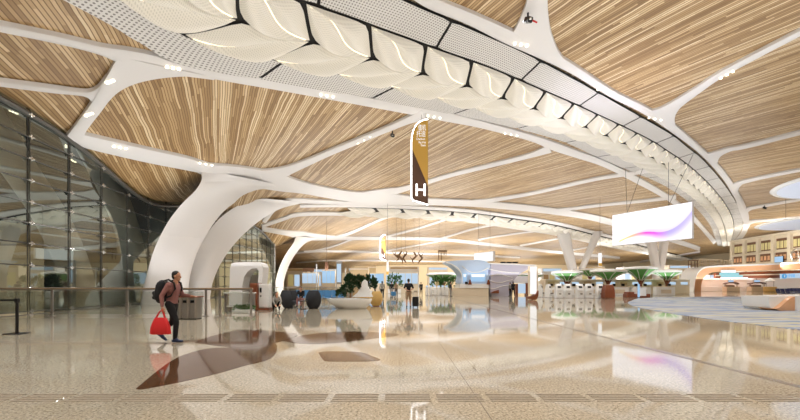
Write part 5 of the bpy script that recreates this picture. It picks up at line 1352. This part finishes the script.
MB().tube([(x-.1, D-.32, .5), (x-.08, D-.35, .52), (x+.08, D-.35, .52), (x+.1, D-.32, .5)], .015, 6).build('handle', M['black'], t)
# ------------------------------------------------------------------ light
w = bpy.data.worlds.new('night'); SC.world = w; w.use_nodes = True
w.node_tree.nodes['Background'].inputs[0].default_value = (.02, .025, .035, 1); w.node_tree.nodes['Background'].inputs[1].default_value = .6
def area(loc, size, power, rot=(PI, 0, 0), col=(.97, .98, 1), size_y=None, spread=PI):
    l = bpy.data.lights.new('added_fill_area', 'AREA'); l.energy = power; l.color = col; l.size = size; l.shape = 'RECTANGLE'; l.size_y = size_y or size; l.spread = spread
    o = bpy.data.objects.new('added_fill_area', l); COL.objects.link(o); o.location = loc; o.rotation_euler = rot; return o
for D, pw in ((-14, .9), (8, .9), (28, .9), (52, 1.05), (82, 1.7), (120, 2.3), (165, 2.8), (220, 3)):  # unseen up-facing area lights, added across the hall to brighten the ceiling
    for X in (-6, 16, 42, 74, 112):
        if D < 20 and X > 90: continue
        area((X+(-4 if D > 60 else 0), D, 2.6), 16, 1250*pw*(.6 if X < 0 and D < 40 else 1.08 if D < 60 else 1.25))
SC.cycles.use_denoising = True
SC.cycles.max_bounces = 10; SC.cycles.diffuse_bounces = 5; SC.cycles.transparent_max_bounces = 12
SC.cycles.sample_clamp_indirect = 6

def spot(loc, power, ang=150, r=.18, col=(.98, .98, 1)):
    l = bpy.data.lights.new('added_spot', 'SPOT'); l.energy = power; l.color = col; l.spot_size = math.radians(ang); l.spot_blend = 1; l.shadow_soft_size = r
    o = bpy.data.objects.new('added_spot_lamp', l); COL.objects.link(o); o.location = loc; return o
for D, pw in ((-8, 1), (6, 1), (19, 1), (34, 1.1), (55, 1.5), (85, 2.4), (125, 3.5), (180, 5)):  # evenly spread spots added under the ceiling to brighten the floor
    for X in (-10, 6, 24, 46, 75, 110):
        if X < 0 and D > 30: X = -6
        if D < 20 and X > 60: continue
        spot((X, D, CZ-.35+float(ceil_h(X, D))), 4200*pw)

# lavender spot added to imitate screen glow on the slats at upper right
spot((15, 27, 4.5), 2600, 75, .5, (.80, .78, 1)).rotation_euler = (PI, .0, 0)

# unseen area lights added to brighten the far and far-left end walls, facing away
area((40, 236, 5), 150, 22000, (PI/2, 0, 0), (1, .96, .88), 4)
area((-45, 100, 4), 40, 9000, (PI/2, 0, PI/2), (1, .96, .88), 4)
area((-14, 62.5, 2.6), 10, 1500, (PI/2, 0, .3), (1, .96, .88), 2)

# area lights added to brighten the first leaning column and the old facade
area((-15.6, 23.5, 1.9), 2.5, 260, (PI, 0, 0))
area((80, 86, 6.6), 20, 5200, (PI/2+.3, 0, -PI/2-.05), (1, .96, .88), 3)

# strip light added under the copper arch to brighten its back wall
area((fx(770, 80), 81.6, 3.55), 30, 260, (0, 0, 0), (1, .97, .92), .4)

area((-27, 21, 1.7), 3, 240, (PI, 0, 0), (.92, 1, .94)); area((-27, 29, 1.7), 3, 200, (PI, 0, 0), (.92, 1, .94))  # greenish lights added outside the glass to brighten the struts
